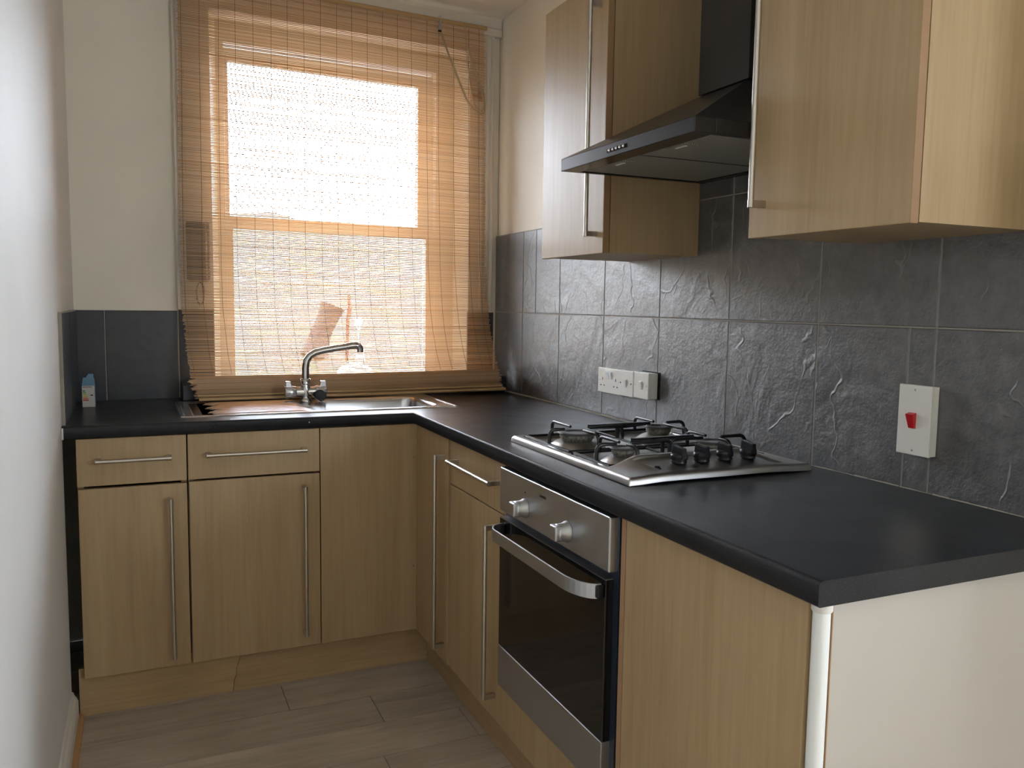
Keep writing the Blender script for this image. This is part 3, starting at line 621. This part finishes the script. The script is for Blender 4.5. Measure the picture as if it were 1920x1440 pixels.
# ---------------------------------------------------------------- gas hob
t = thing('gas_hob', (-0.29, -1.65, WT), 'stainless steel gas hob with four burners and black pan supports set in the worktop', 'hob')
TR = WT + 0.0060
def hobz(x, y):
    e = min(x - HX0, HX1 - x, y - HY0, HY1 - y)
    z = WT - 0.0012 + 0.0175 * (0.7 * sst(-0.0005, 0.0012, e) + 0.3 * sst(0.001, 0.005, e))
    ie = min(x - HX0 - 0.020, HX1 - 0.020 - x, HY1 - 0.016 - y, y + 1.822)
    z -= 0.0105 * sst(0, 0.010, ie)
    xp = sst(HX0, HX0 + 0.095, x) * sst(HX1 - 0.004, HX1 - 0.13, x)
    yp = sst(-1.812, -1.830, y) * (1 - 0.86 * min(1, max(0, (-1.836 - y) / 0.096)))
    z += 0.025 * xp * yp
    # sunk switch panel
    u = (-1.842 - y) / 0.078
    if 0 < u < 1:
        xl = -0.462 + 0.030 * u; xr = -0.118 - 0.03 * (1 - u)
        m_ = min(x - xl, xr - x, (-1.842 - y) * 1.0, (y + 1.920))
        z -= 0.0048 * sst(0, 0.0028, m_)
    return z
def lin(a, b_, n): return [a + (b_ - a) * i / (n - 1) for i in range(n)]
gx = sorted(set([HX0, HX0 + .001, HX0 + .003, HX0 + .006] + lin(HX0 + .01, HX1 - .01, 230) + [HX1 - .006, HX1 - .003, HX1 - .001, HX1]))
gy = sorted(set([HY0, HY0 + .001, HY0 + .003, HY0 + .006] + lin(HY0 + .01, -1.80, 96) + lin(-1.797, HY1 - .03, 60) + lin(HY1 - .028, HY1 - .007, 8) + [HY1 - .005, HY1 - .003, HY1 - .001, HY1]))
MB().grid(gx, gy, hobz).build('hob_plate', STEEL_H, t, fix=False)
def burner(x, y, r, name='burner'):
    z = TR + 0.0012
    o = MB().lathe((x, y, z), [(r + 0.030, 0), (r + 0.027, 0.003), (r + 0.013, 0.0125), (r + 0.005, 0.0162), (r - 0.004, 0.0170)], seg=40).build('burner', STEEL_H, t)
    MB().lathe((x, y, z + 0.0171), [(r - 0.006, 0), (r - 0.004, 0.003), (r - 0.001, 0.007), (r, 0.0115), (r - 0.002, 0.015), (r + 0.001, 0.017)], seg=40).build('burner_ring', ALLOY, o)
    MB().lathe((x, y, z + 0.0342), [(r + 0.003, 0), (r + 0.005, 0.0012), (r + 0.003, 0.0035), (r * 0.62, 0.0044), (r * 0.6, 0.0028), (0.001, 0.0028)], seg=40).build('burner_cap', CAPM, o)
    b = MB(); b.lathe((x + r + .013, y + .004, z + .008), [(0.0022, 0), (0.0022, 0.016), (0.001, 0.018)], seg=8).build('igniter', PLASTIC, o)
BUR = [(-0.420, -1.526, 0.043), (-0.428, -1.756, 0.026), (-0.165, -1.505, 0.033), (-0.180, -1.750, 0.034)]
for x, y, r in BUR: burner(x, y, r)
def support(y0, y1, bl):
    b = MB(); z = TR + 0.0118; x0, x1 = -0.499, -0.082; q = 0.003
    for a, c, d_, e in ((x0, x1, y0, y0 + 2 * q), (x0, x1, y1 - 2 * q, y1), (x0, x0 + 2 * q, y0, y1), (x1 - 2 * q, x1, y0, y1)): b.box(a, c, d_, e, z - q, z + q)
    xm = (bl[0][0] + bl[1][0]) / 2 + 0.004; b.box(xm - q, xm + q, y0, y1, z - q, z + q)
    for x in (x0 + .01, x1 - .01):
        for y in (y0 + q, y1 - q): b.tube([(x, y, TR + .0012), (x, y, z)], 0.004, 8)
    o = b.build('pan_support', ENAMEL, t, bevel=0.0012)
    zt = TR + 0.0475
    def finger(p, dirv, L):
        p = Vector((p[0], p[1], z)); d_ = Vector((dirv[0], dirv[1], 0)); P = [p, p + Vector((0, 0, zt - z - 0.015))]
        for k in range(1, 5): a = PI / 2 * k / 4; P.append(p + d_ * 0.015 * (1 - math.cos(a)) + Vector((0, 0, zt - z - 0.015 + 0.015 * math.sin(a))))
        P.append(p + d_ * L + Vector((0, 0, zt - z - 0.0005)))
        return MB().tube(P, [0.0045] * (len(P) - 1) + [0.0036], 10).build('finger', ENAMEL, o)
    for x, y, r in bl:
        finger((x, y0 + q), (0, 1), max(0.016, (y - y0) - r + 0.006)); finger((x, y1 - q), (0, -1), max(0.016, (y1 - y) - r + 0.006))
    (xa, yy, ra), (xb, yb2, rb) = bl
    finger((x0 + q, yy), (1, 0), xa - x0 - ra + 0.005); finger((x1 - q, yb2), (-1, 0), x1 - xb - rb + 0.005)
    # shared middle fingers rise from the cross bar toward both burners
    finger((xm, yy), (-1, 0), xm - xa - ra + 0.006); finger((xm, yb2 + 0.0005), (1, 0), xb - xm - rb + 0.006)
    yc = (y0 + y1) / 2 + 0.012
    B = MB(); n_ = 12; V = []
    for k in range(n_ + 1):
        u = k / n_; x = xm - 0.085 + 0.17 * u; hh = 0.0045 + 0.0045 * math.sin(PI * u)
        V += [(x, yc - .0035, zt - .001 - hh), (x, yc + .0035, zt - .001 - hh), (x, yc + .0035, zt + .0035), (x, yc - .0035, zt + .0035)]
    F = [(0, 1, 2, 3), (4 * n_ + 3, 4 * n_ + 2, 4 * n_ + 1, 4 * n_)]
    for k in range(n_):
        for j in range(4): F.append((4 * k + j, 4 * k + 4 + j, 4 * k + 4 + (j + 1) % 4, 4 * k + (j + 1) % 4))
    B.add(V, F); B.tube([(xm, yc, z), (xm, yc, zt - .004)], 0.0045, 10); B.build('middle_bar', ENAMEL, o)
support(-1.636, -1.388, [BUR[0], BUR[2]])
support(-1.818, -1.650, [BUR[1], BUR[3]])
for x in (-0.364, -0.305, -0.244, -0.180):
    y = -1.877; z = hobz(x, y)
    k = MB().lathe((x, y, z + 0.0003), [(0.0165, 0), (0.0165, 0.003), (0.0150, 0.005), (0.0185, 0.008), (0.0185, 0.0175), (0.0165, 0.019)], seg=28).build('knob', BLACK, t)
    b = MB(); b.add([(x - .0065, y - .0205, z + .010), (x + .0065, y - .0205, z + .010), (x + .0065, y + .0205, z + .010), (x - .0065, y + .0205, z + .010),
                     (x - .0050, y - .0195, z + .0330), (x + .0050, y - .0195, z + .0330), (x + .0050, y + .0195, z + .0365), (x - .0050, y + .0195, z + .0365)],
                    [(0, 3, 2, 1), (4, 5, 6, 7), (0, 1, 5, 4), (1, 2, 6, 5), (2, 3, 7, 6), (3, 0, 4, 7)]); b.build('grip', BLACK, k, bevel=0.0015)
z = hobz(-0.434, -1.899)
MB().lathe((-0.434, -1.899, z + .0003), [(0.0085, 0), (0.0085, 0.002), (0.0065, 0.003), (0.006, 0.0055), (0.004, 0.0062)], seg=24).build('ignition_button', BLACK, t)

# ---------------------------------------------------------------- sink
t = thing('sink', (-0.85, -0.43, WT), 'stainless steel inset sink with a ribbed drainer under the window', 'sink')
def sd(x, y, x0, x1, y0, y1, r):
    cx_, cy_ = (x0 + x1) / 2, (y0 + y1) / 2; qx = abs(x - cx_) - (x1 - x0) / 2 + r; qy = abs(y - cy_) - (y1 - y0) / 2 + r
    return min(max(qx, qy), 0) + math.hypot(max(qx, 0), max(qy, 0)) - r
def sinkz(x, y):
    e = -sd(x, y, SX0, SX1, SY0, SY1, 0.02)
    z = WT - 0.001 + 0.0050 * sst(-0.0005, 0.005, e) - 0.0022 * sst(0.011, 0.017, e)
    d = -sd(x, y, bx0, bx1, by0, by1, 0.055)
    if d > 0: z -= 0.004 * sst(0, 0.012, d) + 0.140 * sst(0.008, 0.034, d) + 0.004 * sst(0.02, 0.15, d)
    g_ = -sd(x, y, -1.262, bx0 - 0.035, -0.606, -0.268, 0.02)
    if g_ > 0:
        z -= 0.0018 * sst(0, 0.008, g_)
        n_ = (y + 0.589) / 0.0225; k_ = round(n_); fr = abs(n_ - k_) * 0.0225
        if 0 <= k_ <= 13:
            sx = -1.212 + 0.014 * abs((k_ % 5) - 2); z += 0.0050 * sst(0.0100, 0.001, fr) * sst(sx, sx + 0.006, x) * sst(bx0 - 0.045, bx0 - 0.085, x)
        if x < -1.232: z -= 0.0025 * sst(-1.222, -1.236, x) * sst(0, .012, g_)
    return z
gx = sorted(set([SX0, SX0 + .0015, SX0 + .003, SX0 + .005] + lin(SX0 + .008, SX0 + .11, 40) + lin(SX0 + .115, bx0 - .10, 30) + lin(bx0 - .095, bx0 + .06, 45) + lin(bx0 + .07, bx1 - .07, 14) + lin(bx1 - .06, SX1 - .008, 42) + [SX1 - .005, SX1 - .003, SX1 - .0015, SX1]))
gy = sorted(set([SY0, SY0 + .0015, SY0 + .003, SY0 + .005] + lin(SY0 + .008, SY1 - .008, 130) + [SY1 - .005, SY1 - .003, SY1 - .0015, SY1]))
MB().grid(gx, gy, sinkz).build('sink_top', STEEL_S, t, fix=False)
w_ = MB().lathe((-0.647, -0.44, sinkz(-0.647, -0.44) + 0.0003), [(0.040, 0), (0.040, 0.002), (0.030, 0.0025), (0.028, 0.0008)], seg=32).build('waste', CHROME, t)
# tap
tx, ty = -0.868, -0.327; tz = WT + 0.0028
t = thing('mixer_tap', (tx, ty, tz), 'chrome mixer tap with a swan-neck spout and two winged handles behind the sink', 'tap')
b = MB(); b.lathe((tx, ty, tz), [(0.024, 0), (0.024, 0.004), (0.017, 0.009), (0.015, 0.016), (0.0185, 0.024), (0.020, 0.034), (0.0185, 0.048), (0.0165, 0.056), (0.0165, 0.060)], seg=32)
b.tube([(tx - 0.034, ty, 0.946), (tx + 0.034, ty, 0.946)], 0.0185, 28); b.build('body', CHROME, t)
for sx in (-1, 1):
    x0 = tx + sx * 0.0345
    h = MB().lathe((x0, ty, 0.946), [(0.0195, 0), (0.0215, sx * 0.002), (0.0220, sx * 0.035), (0.0195, sx * 0.0385)], 'x', 32).build('handle', STEEL_S, t)
    b = MB(); b.prism([(x0 + sx * 0.012, 0.960), (x0 + sx * 0.037, 0.960), (x0 + sx * 0.036, 0.984), (x0 + sx * 0.020, 0.984)], ty - .012, ty + .012, 'y'); b.build('wing', STEEL_S, h, bevel=0.002)
sp = [(tx, ty, 0.985), (tx, ty, 1.030), (tx + .004, ty, 1.056), (tx + .015, ty, 1.073), (tx + .034, ty, 1.085), (tx + .062, ty, 1.0925), (tx + .10, ty, 1.0985), (tx + .148, ty, 1.1055)]
s_ = MB().tube(sp, [0.0135] * 3 + [0.0130] * 2 + [0.0122] * 3, 20).build('spout', CHROME, t)
b = MB(); b.tube([sp[-1], (tx + .165, ty, 1.1085), (tx + .180, ty, 1.110), (tx + .192, ty, 1.107), (tx + .197, ty, 1.098), (tx + .197, ty, 1.086)], [0.0132, 0.0138, 0.0142, 0.0142, 0.0135, 0.0128], 20); b.build('nozzle', CHROME, s_)
MB().lathe((tx, ty, 0.9735), [(0.0175, 0), (0.0180, 0.018), (0.0150, 0.020)], seg=28).build('collar', CHROME, t)
# plug on its chain
t = thing('sink_plug', (-0.835, -0.352, WT), 'black rubber plug on a ball chain hanging by the tap', 'plug')
b = MB(); c0 = Vector((-0.822, -0.352, 0.9335))
rp = [(0.019, -0.008), (0.021, -0.006), (0.021, 0.004), (0.016, 0.006), (0.006, 0.0062), (0.005, 0.010), (0.003, 0.011)]
b.lathe(c0, rp, 'y', 28); b.build('plug', BLACK, t)
b = MB(); A = [Vector((-0.8835, -0.3480, 0.975)), Vector((-0.874, -0.3530, 0.960)), Vector((-0.858, -0.357, 0.942)), Vector((-0.842, -0.372, 0.925)), Vector((-0.832, -0.392, 0.9165)), Vector((-0.822, -0.384, 0.915)), Vector((-0.820, -0.366, 0.926))]
b.tube(A, 0.0013, 6); b.build('chain', CHROME, t)

# ---------------------------------------------------------------- sockets and switches on the tiles
def plate(y0, y1, z0, z1, x, name, t, mat=PLASTIC): return MB().box(x, -0.0004, y0, y1, z0, z1).build(name, mat, t, bevel=0.0022, seg=3)
def screw(y, z, x, p): MB().lathe((x, y, z), [(0.0026, 0), (0.0026, -0.0005), (0.0012, -0.0002)], 'x', 12).build('screw', STEEL, p)
def rocker(y, z, w_, h_, x, p, mat=PLASTIC, d_=0.006, name='rocker', tap=0.8):
    b = MB(); a = w_ / 2; c = h_ / 2
    b.add([(x, y - a, z - c), (x, y + a, z - c), (x, y + a, z + c), (x, y - a, z + c), (x - d_ * .25, y - a * tap, z - c), (x - d_ * .25, y + a * tap, z - c), (x - d_, y + a, z + c * .8), (x - d_, y - a, z + c * .8)],
          [(0, 1, 2, 3), (4, 7, 6, 5), (0, 4, 5, 1), (1, 5, 6, 2), (2, 6, 7, 3), (3, 7, 4, 0)]); return b.build(name, mat, p, bevel=0.0006)
t = thing('double_socket', (0, -0.988, 0.982), 'white double wall socket on the tiles, leftmost of the three plates', 'socket')
X = -0.0105; p = plate(-1.0600, -0.9165, 0.982, 1.0635, X, 'faceplate', t)
for y in (-0.9810, -0.9985): rocker(y, 1.0415, 0.0155, 0.024, X - .0002, p, POLY)
for yc in (-0.948, -1.030):
    MB().box(X - .0003, X + .001, yc - .002, yc + .002, 1.0235, 1.0325).build('pin_hole', SLOT, p)
    for dy in (-0.0105, 0.0105): MB().box(X - .0003, X + .001, yc + dy - .0032, yc + dy + .0032, 1.0045, 1.0085).build('pin_hole', SLOT, p)
screw(-0.9265, 1.0235, X, p); screw(-1.0505, 1.0235, X, p)
t = thing('wall_switch', (0, -1.1, 0.986), 'flat white switch plate with two dark screw holes, middle of the three plates', 'switch')
X = -0.0180; p = plate(-1.1445, -1.0615, 0.9850, 1.0660, X, 'faceplate', t); rocker(-1.1025, 1.026, 0.0135, 0.026, X - .0002, p)
for y in (-1.0715, -1.1335): MB().lathe((X - .0001, y, 1.026), [(0.0026, 0.0005), (0.0026, -0.0002)], 'x', 12).build('screw_hole', SLOT, p)
t = thing('wall_switch', (0, -1.21, 0.99), 'deep white surface-mounted switch box, rightmost of the three plates beside a dark cut-out', 'switch')
X = -0.0350; p = MB().box(-0.0350, -0.0270, -1.2550, -1.1760, 0.9905, 1.0700).build('faceplate', PLASTIC, t, bevel=0.002, seg=3)
MB().box(-0.0268, -0.0013, -1.2540, -1.1770, 0.9915, 1.0690).build('back_box', PLASTIC, t, bevel=0.0015)
rocker(-1.2155, 1.031, 0.0135, 0.026, X - .0002, p); screw(-1.185, 1.031, X, p); screw(-1.246, 1.031, X, p)
t = thing('cooker_switch', (0, -2.169, 0.983), 'tall white cooker isolator with a red rocker switch on the tiles', 'switch')
X = -0.0230; p = MB().box(X, X + .007, -2.2065, -2.1315, 0.9835, 1.1215).build('faceplate', PLASTIC, t, bevel=0.002, seg=3)
MB().box(X + .0072, -0.0004, -2.2055, -2.1325, 0.9845, 1.1205).build('back_box', PLASTIC, t, bevel=0.0012)
rocker(-2.1665, 1.0520, 0.0175, 0.031, X - .0002, p, RED, 0.011, 'rocker', 0.72); screw(-2.169, 1.1125, X, p); screw(-2.169, 0.9935, X, p)

# ---------------------------------------------------------------- light bulb carton on the worktop
t = thing('bulb_box', (-1.561, -0.262, WT), 'small blue and white light bulb carton standing in the left corner of the worktop', 'box')
bx_ = MB().box(-1.5815, -1.5435, -0.279, -0.243, WT + .0004, 0.981).build('carton', CARDB, t, bevel=0.0006)
b = MB(); b.add([(-1.5815, -0.279, .9812), (-1.5435, -0.279, .9812), (-1.5435, -0.243, .9812), (-1.5815, -0.243, .9812), (-1.5785, -0.264, 1.006), (-1.5455, -0.264, 1.006), (-1.5455, -0.258, 1.006), (-1.5785, -0.258, 1.006)],
          [(0, 1, 5, 4), (1, 2, 6, 5), (2, 3, 7, 6), (3, 0, 4, 7), (4, 5, 6, 7), (0, 3, 2, 1)]); b.build('gable_flap', CARDB, t)
MB().prism([(-1.5700, 1.0062), (-1.5480, 1.0062), (-1.5470, 1.018), (-1.5620, 1.019)], -0.262, -0.2612, 'y').build('hang_tab', CARDB, t)
fl = MB().box(-1.5812, -1.5445, -0.2798, -0.2792, WT + .001, 0.9805).build('label_panel', CARD, t)
cols_ = [(0.02, 0.25, 0.06), (0.10, 0.42, 0.08), (0.35, 0.50, 0.05), (0.65, 0.55, 0.03), (0.62, 0.32, 0.04), (0.58, 0.15, 0.05), (0.55, 0.04, 0.03)]
b = MB()
for k, c in enumerate(cols_):
    z = 0.9625 - k * 0.0052; L = 0.006 + k * 0.0017; b.mat(k); b.prism([(-1.5795, z), (-1.5795 + L, z), (-1.5795 + L + .002, z + .0019), (-1.5795 + L, z + .0038), (-1.5795, z + .0038)], -0.2801, -0.27985, 'y')
b.build('energy_rating', [flat('rating_colour', c) for c in cols_], fl)
b = MB(); b.box(-1.5795, -1.552, -.2801, -.27985, .9755, .9775); b.build('print', flat('dark_print', (0.10, 0.05, 0.06)), fl)
b = MB(); b.prism([(-1.549, .9475), (-1.556, .9475), (-1.5585, .9495), (-1.556, .9515), (-1.549, .9515)], -0.2801, -0.27985, 'y')
b.build('rating_arrow', flat('dark_arrow', (0.03, 0.03, 0.04)), fl)

# ---------------------------------------------------------------- entry phone behind the blind
t = thing('door_entry_phone', (-1.21, -0.08, 1.33), 'grey door-entry handset seen as a dark shape behind the left of the blind', 'phone')
b = WB(); b.box(-1.2435, -1.163, -0.0300, -0.0148, 1.335, 1.548); b.build('base', HANDSET, t, bevel=0.008, seg=3)
b = WB(); b.box(-1.2350, -1.175, -0.0560, -0.0302, 1.330, 1.545); b.build('handset', HANDSET, t, bevel=0.008, seg=3)
b = WB(); P = []
for k in range(140):
    a = 2 * PI * k / 139; q = 2 * PI * k / 3.4; rr_ = 0.0035
    cx_, cz_ = -1.199 + 0.013 * math.sin(a), 1.281 - 0.040 * math.cos(a) * 1.0 + 0.008
    P.append(Vector((cx_ + rr_ * math.cos(q), -0.026 + rr_ * math.sin(q), cz_ + rr_ * 0.5 * math.cos(q))))
b.tube(P, 0.0012, 5); b.build('coiled_cord', HANDSET, t)

# ---------------------------------------------------------------- bamboo blind
def interp(tb, z):
    if z >= tb[0][0]: return tb[0][1]
    for (z0, a), (z1, b_) in zip(tb, tb[1:]):
        if z >= z1: return b_ + (a - b_) * (z - z1) / (z0 - z1)
    return tb[-1][1]
LX = [(2.39, -1.257), (1.75, -1.264), (1.38, -1.267), (1.23, -1.265), (1.157, -1.258), (1.083, -1.255), (1.01, -1.246), (0.976, -1.240), (0.934, -1.227), (0.915, -1.220)]
RXX = [(2.39, -0.088), (1.86, -0.083), (1.42, -0.073), (1.24, -0.060), (1.157, -0.058), (1.07, -0.057), (0.98, -0.053), (0.94, -0.050), (0.915, -0.038)]
OF = [(2.39, -0.062), (1.42, -0.064), (1.24, -0.068), (1.157, -0.090), (1.083, -0.125), (1.01, -0.168), (0.976, -0.180), (0.915, -0.186)]
def bl(u, z): x = interp(LX, z) * (1 - u) + interp(RXX, z) * u; return x, interp(OF, z)
t = thing('bamboo_blind', (-0.66, -0.1, 0.912), 'wide split-bamboo roll blind hanging over the sash window, its bottom bunched on the ledge', 'blind')
def slat(b, z, of=0.0, hgt=0.0040, th=0.0012, dl=0.0, dr=0.0, amp=0.0006, tilt=0.0):
    ns = 9; V = []; ph = random.uniform(0, 6.28); fq = random.uniform(2, 6); x0, _ = bl(0, z); x1, _ = bl(1, z)
    x0 += dl; x1 += dr; n1, n2 = random.uniform(-1, 1), random.uniform(-1, 1)
    for k in range(ns + 1):
        u = k / ns; x = x0 + (x1 - x0) * u; zz = z + amp * math.sin(ph + fq * u) + tilt * (u - .5) + 0.0012 * math.sin(x * 5.1 + z * 2); _, o = bl(u, max(zz, 0.915))
        zz = max(zz, 0.9145); o += of + 0.0004 * math.sin(ph * 2 + 9 * u)
        V += [(x, o - th / 2, zz - hgt / 2), (x, o - th / 2, zz + hgt / 2), (x, o + th / 2, zz + hgt / 2), (x, o + th / 2, zz - hgt / 2)]
    F = [(0, 1, 2, 3), (4 * ns + 3, 4 * ns + 2, 4 * ns + 1, 4 * ns)]
    for k in range(ns):
        a = 4 * k; c = a + 4
        F += [(a, a + 1, c + 1, c), (a + 1, a + 2, c + 2, c + 1), (a + 2, a + 3, c + 3, c + 2), (a + 3, a, c, c + 3)]
    b.add(V, F)
b = MB(); b.T = shear; z = 2.372
while z > 0.992:
    slat(b, z, 0, random.uniform(0.0030, 0.0040), 0.0011, random.uniform(-.004, .004), random.uniform(-.004, .004), random.uniform(0.0001, 0.0007), random.uniform(-.0006, .0006))
    z -= 0.00545
b.build('slats', BAMBOO, t, fix=False)
b = MB(); b.T = shear
for k in range(26):
    z = 0.998 - k * 0.00325
    slat(b, z, -0.010 - 0.006 * math.sin(PI * k / 25) + random.uniform(-.001, .001), random.uniform(.0034, .0044), 0.0016, 0.012 * math.sin(k * .9) + random.uniform(-.006, .006), random.uniform(-.012, .004), 0.0007, random.uniform(-.003, .003))
for k in range(20):
    z = 0.992 - k * 0.0039; slat(b, z, 0.004 + random.uniform(-.002, .002), 0.0042, 0.0016, random.uniform(-.01, .01), random.uniform(-.015, .0), 0.0006, random.uniform(-.004, .004))
for k in range(20):
    z = 0.990 - k * 0.0037; slat(b, z, 0.018 + random.uniform(-.002, .002), 0.0042, 0.0016, random.uniform(-.012, .01), random.uniform(-.02, .0), 0.0006, random.uniform(-.003, .003))
b.build('folded_bottom', BAMBOO, t, fix=False)
b = MB(); b.T = shear
b.tube([(-1.222, -0.207, 0.9215), (-0.7, -0.208, 0.9205), (-0.036, -0.205, 0.9200)], [0.0055, 0.006, 0.0062], 12); b.tube([(-1.226, -0.205, 0.9345), (-0.7, -0.206, 0.9335), (-0.052, -0.204, 0.9330)], [0.0038, 0.004, 0.0045], 10)
b.build('bottom_cane', CANE, t)
b = MB(); b.T = shear; b.tube([(-1.262, -0.066, 2.3835), (-0.66, -0.066, 2.3845), (-0.081, -0.066, 2.3835)], 0.0085, 14)
for x in (-1.0, -0.71, -0.46, -0.2): b.tube([(x, -0.066, 2.384), (x + .004, -0.066, 2.384)], 0.0093, 14)
b.build('head_cane', CANE, t)
xs_t = [-1.250, -1.189, -1.126, -1.069, -1.006, -0.943, -0.885, -0.824, -0.762, -0.701, -0.642, -0.581, -0.521, -0.460, -0.402, -0.337, -0.287, -0.222, -0.155, -0.110]
for x in xs_t:
    u = (x + 1.262) / (1.262 - 0.083); b = MB(); b.T = shear
    for sgn in (-1,):
        P = []; z = 2.39; k = 0
        while z > 0.99:
            xx, o = bl(u, z); P.append((xx + 0.0009 * math.sin(z * 7 + x * 30), o + sgn * (0.0011 + (0.0003 if k % 2 else 0)), z)); z -= 0.022; k += 1
        b.tube(P, 0.0008, 5)
    b.build('warp_thread', THREAD, t)
pu = thing('blind_pulley', (-0.291, -0.09, 2.34), 'small grey metal cord pulley hooked at the top right of the blind', 'pulley')
b = WB(); b.prism([(-0.298, 2.345), (-0.282, 2.341), (-0.284, 2.378), (-0.294, 2.380)], -0.084, -0.0765, 'y'); b.build('plate', flat('galvanised_plate', (0.42, 0.38, 0.33), 0.5), pu, bevel=0.0015)
b = WB(); P = [Vector((-0.2905 + 0.0065 * math.cos(a), -0.0785, 2.3855 + 0.011 * math.sin(a))) for a in [2 * PI * k / 14 for k in range(14)]]; b.tube(P, 0.0012, 6, closed=True); b.build('wire_hook', STEEL, pu)
b = WB(); b.box(-0.298, -0.284, -0.0845, -0.076, 2.3345, 2.3412); b.build('wheel_cheek', BLACK, pu, bevel=0.002)
def smooth(pts, n=6):
    out = []; pts = [Vector(p) for p in pts]
    for i in range(len(pts) - 1):
        p0, p1, p2, p3 = pts[max(i - 1, 0)], pts[i], pts[i + 1], pts[min(i + 2, len(pts) - 1)]
        for k in range(n):
            u = k / n; out.append(0.5 * ((2 * p1) + (-p0 + p2) * u + (2 * p0 - 5 * p1 + 4 * p2 - p3) * u * u + (-p0 + 3 * p1 - 3 * p2 + p3) * u ** 3))
    return out + [pts[-1]]
b = WB(); D = -0.080
for o_, kx in ((D, 0), (D - .003, .004)):
    b.tube(smooth([(-0.288 + kx, o_, 2.334), (-0.262 + kx, o_, 2.27), (-0.230 + kx, o_, 2.201), (-0.171 + kx, o_, 2.083), (-0.125, o_, 2.045), (-0.099, o_, 2.043), (-0.092, o_, 2.070), (-0.098, o_, 2.120), (-0.112, o_, 2.150)]), 0.0024, 8)
b.tube(smooth([(-0.186, D, 2.388), (-0.178, D, 2.33), (-0.172, D, 2.25), (-0.155, D, 2.14), (-0.135, D, 2.070), (-0.108, D, 2.050), (-0.095, D, 2.075), (-0.104, D, 2.12), (-0.125, D, 2.19), (-0.150, D, 2.245), (-0.168, D, 2.290)]), 0.0025, 8)
b.tube(smooth([(-0.168, D, 2.290), (-0.150, D - .002, 2.22), (-0.125, D - .002, 2.155), (-0.112, D - .002, 2.135)]), 0.0024, 8)
tag(b.build('pull_cord', CORD), 'looped beige pull cord draped at the top right of the blind', 'cord')
t = thing('cord_cleat', (-0.10, -0.05, 2.10), 'brown wooden cord cleat at the right edge of the blind', 'cleat')
b = WB(); b.box(-0.135, -0.100, -0.058, -0.0145, 2.108, 2.122); b.prism([(-0.112, -0.058), (-0.084, -0.058), (-0.084, -0.046), (-0.112, -0.046)], 2.098, 2.132); b.build('cleat_body', FIBRE, t, bevel=0.003)

# ---------------------------------------------------------------- outside the window
b = WB(); b.prism([(0.2255, 0.900), (0.2255, 0.925), (0.3005, 0.922), (0.42, 0.912), (0.42, 0.890), (0.3005, 0.895)], IL + .002, IR - .002, 'x') if False else b.box(IL + .002, IR - .002, 0.302, 0.42, 0.885, 0.922)
tag(b.build('outer_sill', GLOSSW), 'pale outside window sill below the lower pane', 'sill', kind=None)
t = thing('plastic_jug', (-0.53, 0.33, 0.9225), 'white plastic jug with a ribbed cap standing on the outside sill', 'jug')
b = MB(); prof = [(0.070, 0), (0.076, 0.004), (0.078, 0.03), (0.074, 0.046), (0.055, 0.062), (0.030, 0.072), (0.021, 0.076), (0.019, 0.082)]
b.lathe((-0.532, 0.335, 0.9225), prof, seg=36); b.build('jug_body', POLY, t)
MB().lathe((-0.508, 0.335, 1.0050), [(0.0215, 0), (0.0215, 0.010), (0.020, 0.011)], seg=28).build('collar', PALEBLUE, t)
MB().lathe((-0.508, 0.335, 1.0162), [(0.020, 0), (0.0195, 0.022), (0.0185, 0.040), (0.016, 0.042)], seg=28).build('cap', POLY, t)
def bank(x, y): return 0.44 + 0.262 * (y - 0.8) + 0.05 * math.sin(x * 1.7 + y) + 0.035 * math.sin(x * 4.1 - y * 3) + 0.02 * math.sin(x * 9 + y * 7)
b = MB(); gx = lin(-9, 9, 120); gy = lin(0.75, 8.0, 70); b.grid(gx, gy, bank)
for y in (gy[0], gy[-1]): b.add([(x, y, bank(x, y)) for x in gx] + [(x, y, -0.6) for x in gx], [(i, i + 1, 120 + i + 1, 120 + i) for i in range(119)])
for x in (gx[0], gx[-1]): b.add([(x, y, bank(x, y)) for y in gy] + [(x, y, -0.6) for y in gy], [(i, i + 1, 70 + i + 1, 70 + i) for i in range(69)])
tag(b.build('garden_bank', BANK), 'steep mossy yellow-green bank rising outside the window', 'bank')
b = MB(); V = Vector
b.tube([(-0.315, 2.42, bank(-0.315, 2.42) - .01), (-0.30, 2.42, 0.96), (-0.27, 2.41, 1.06), (-0.225, 2.40, 1.16), (-0.195, 2.40, 1.24)], [0.105, 0.088, 0.074, 0.074, 0.090], 9)
tag(b.build('tree_stump', BARK), 'dark leaning stump on the bank seen through the lower pane', 'stump')
b = MB(); b.tube([(-0.105, 2.36, bank(-.1, 2.36)), (-0.098, 2.36, 1.15), (-0.085, 2.36, 1.21), (-0.09, 2.36, 1.315)], [0.012, 0.012, 0.016, 0.011], 10)
tag(b.build('terracotta_stake', TERRA), 'thin orange stake beside the dark stump outside', 'stake')
b = MB(); b.prism([(-0.075, 1.155), (0.0, 1.155), (-0.035, 1.06)], 2.30, 2.315, 'y'); b.tube([(-0.035, 2.3075, bank(-.035, 2.31)), (-0.035, 2.3075, 1.062)], 0.006, 8)
tag(b.build('white_marker', POLY), 'small white triangular marker outside, right of the dark stump', 'marker')

for o in scene.objects:
    if '_o' in o: del o['_o']
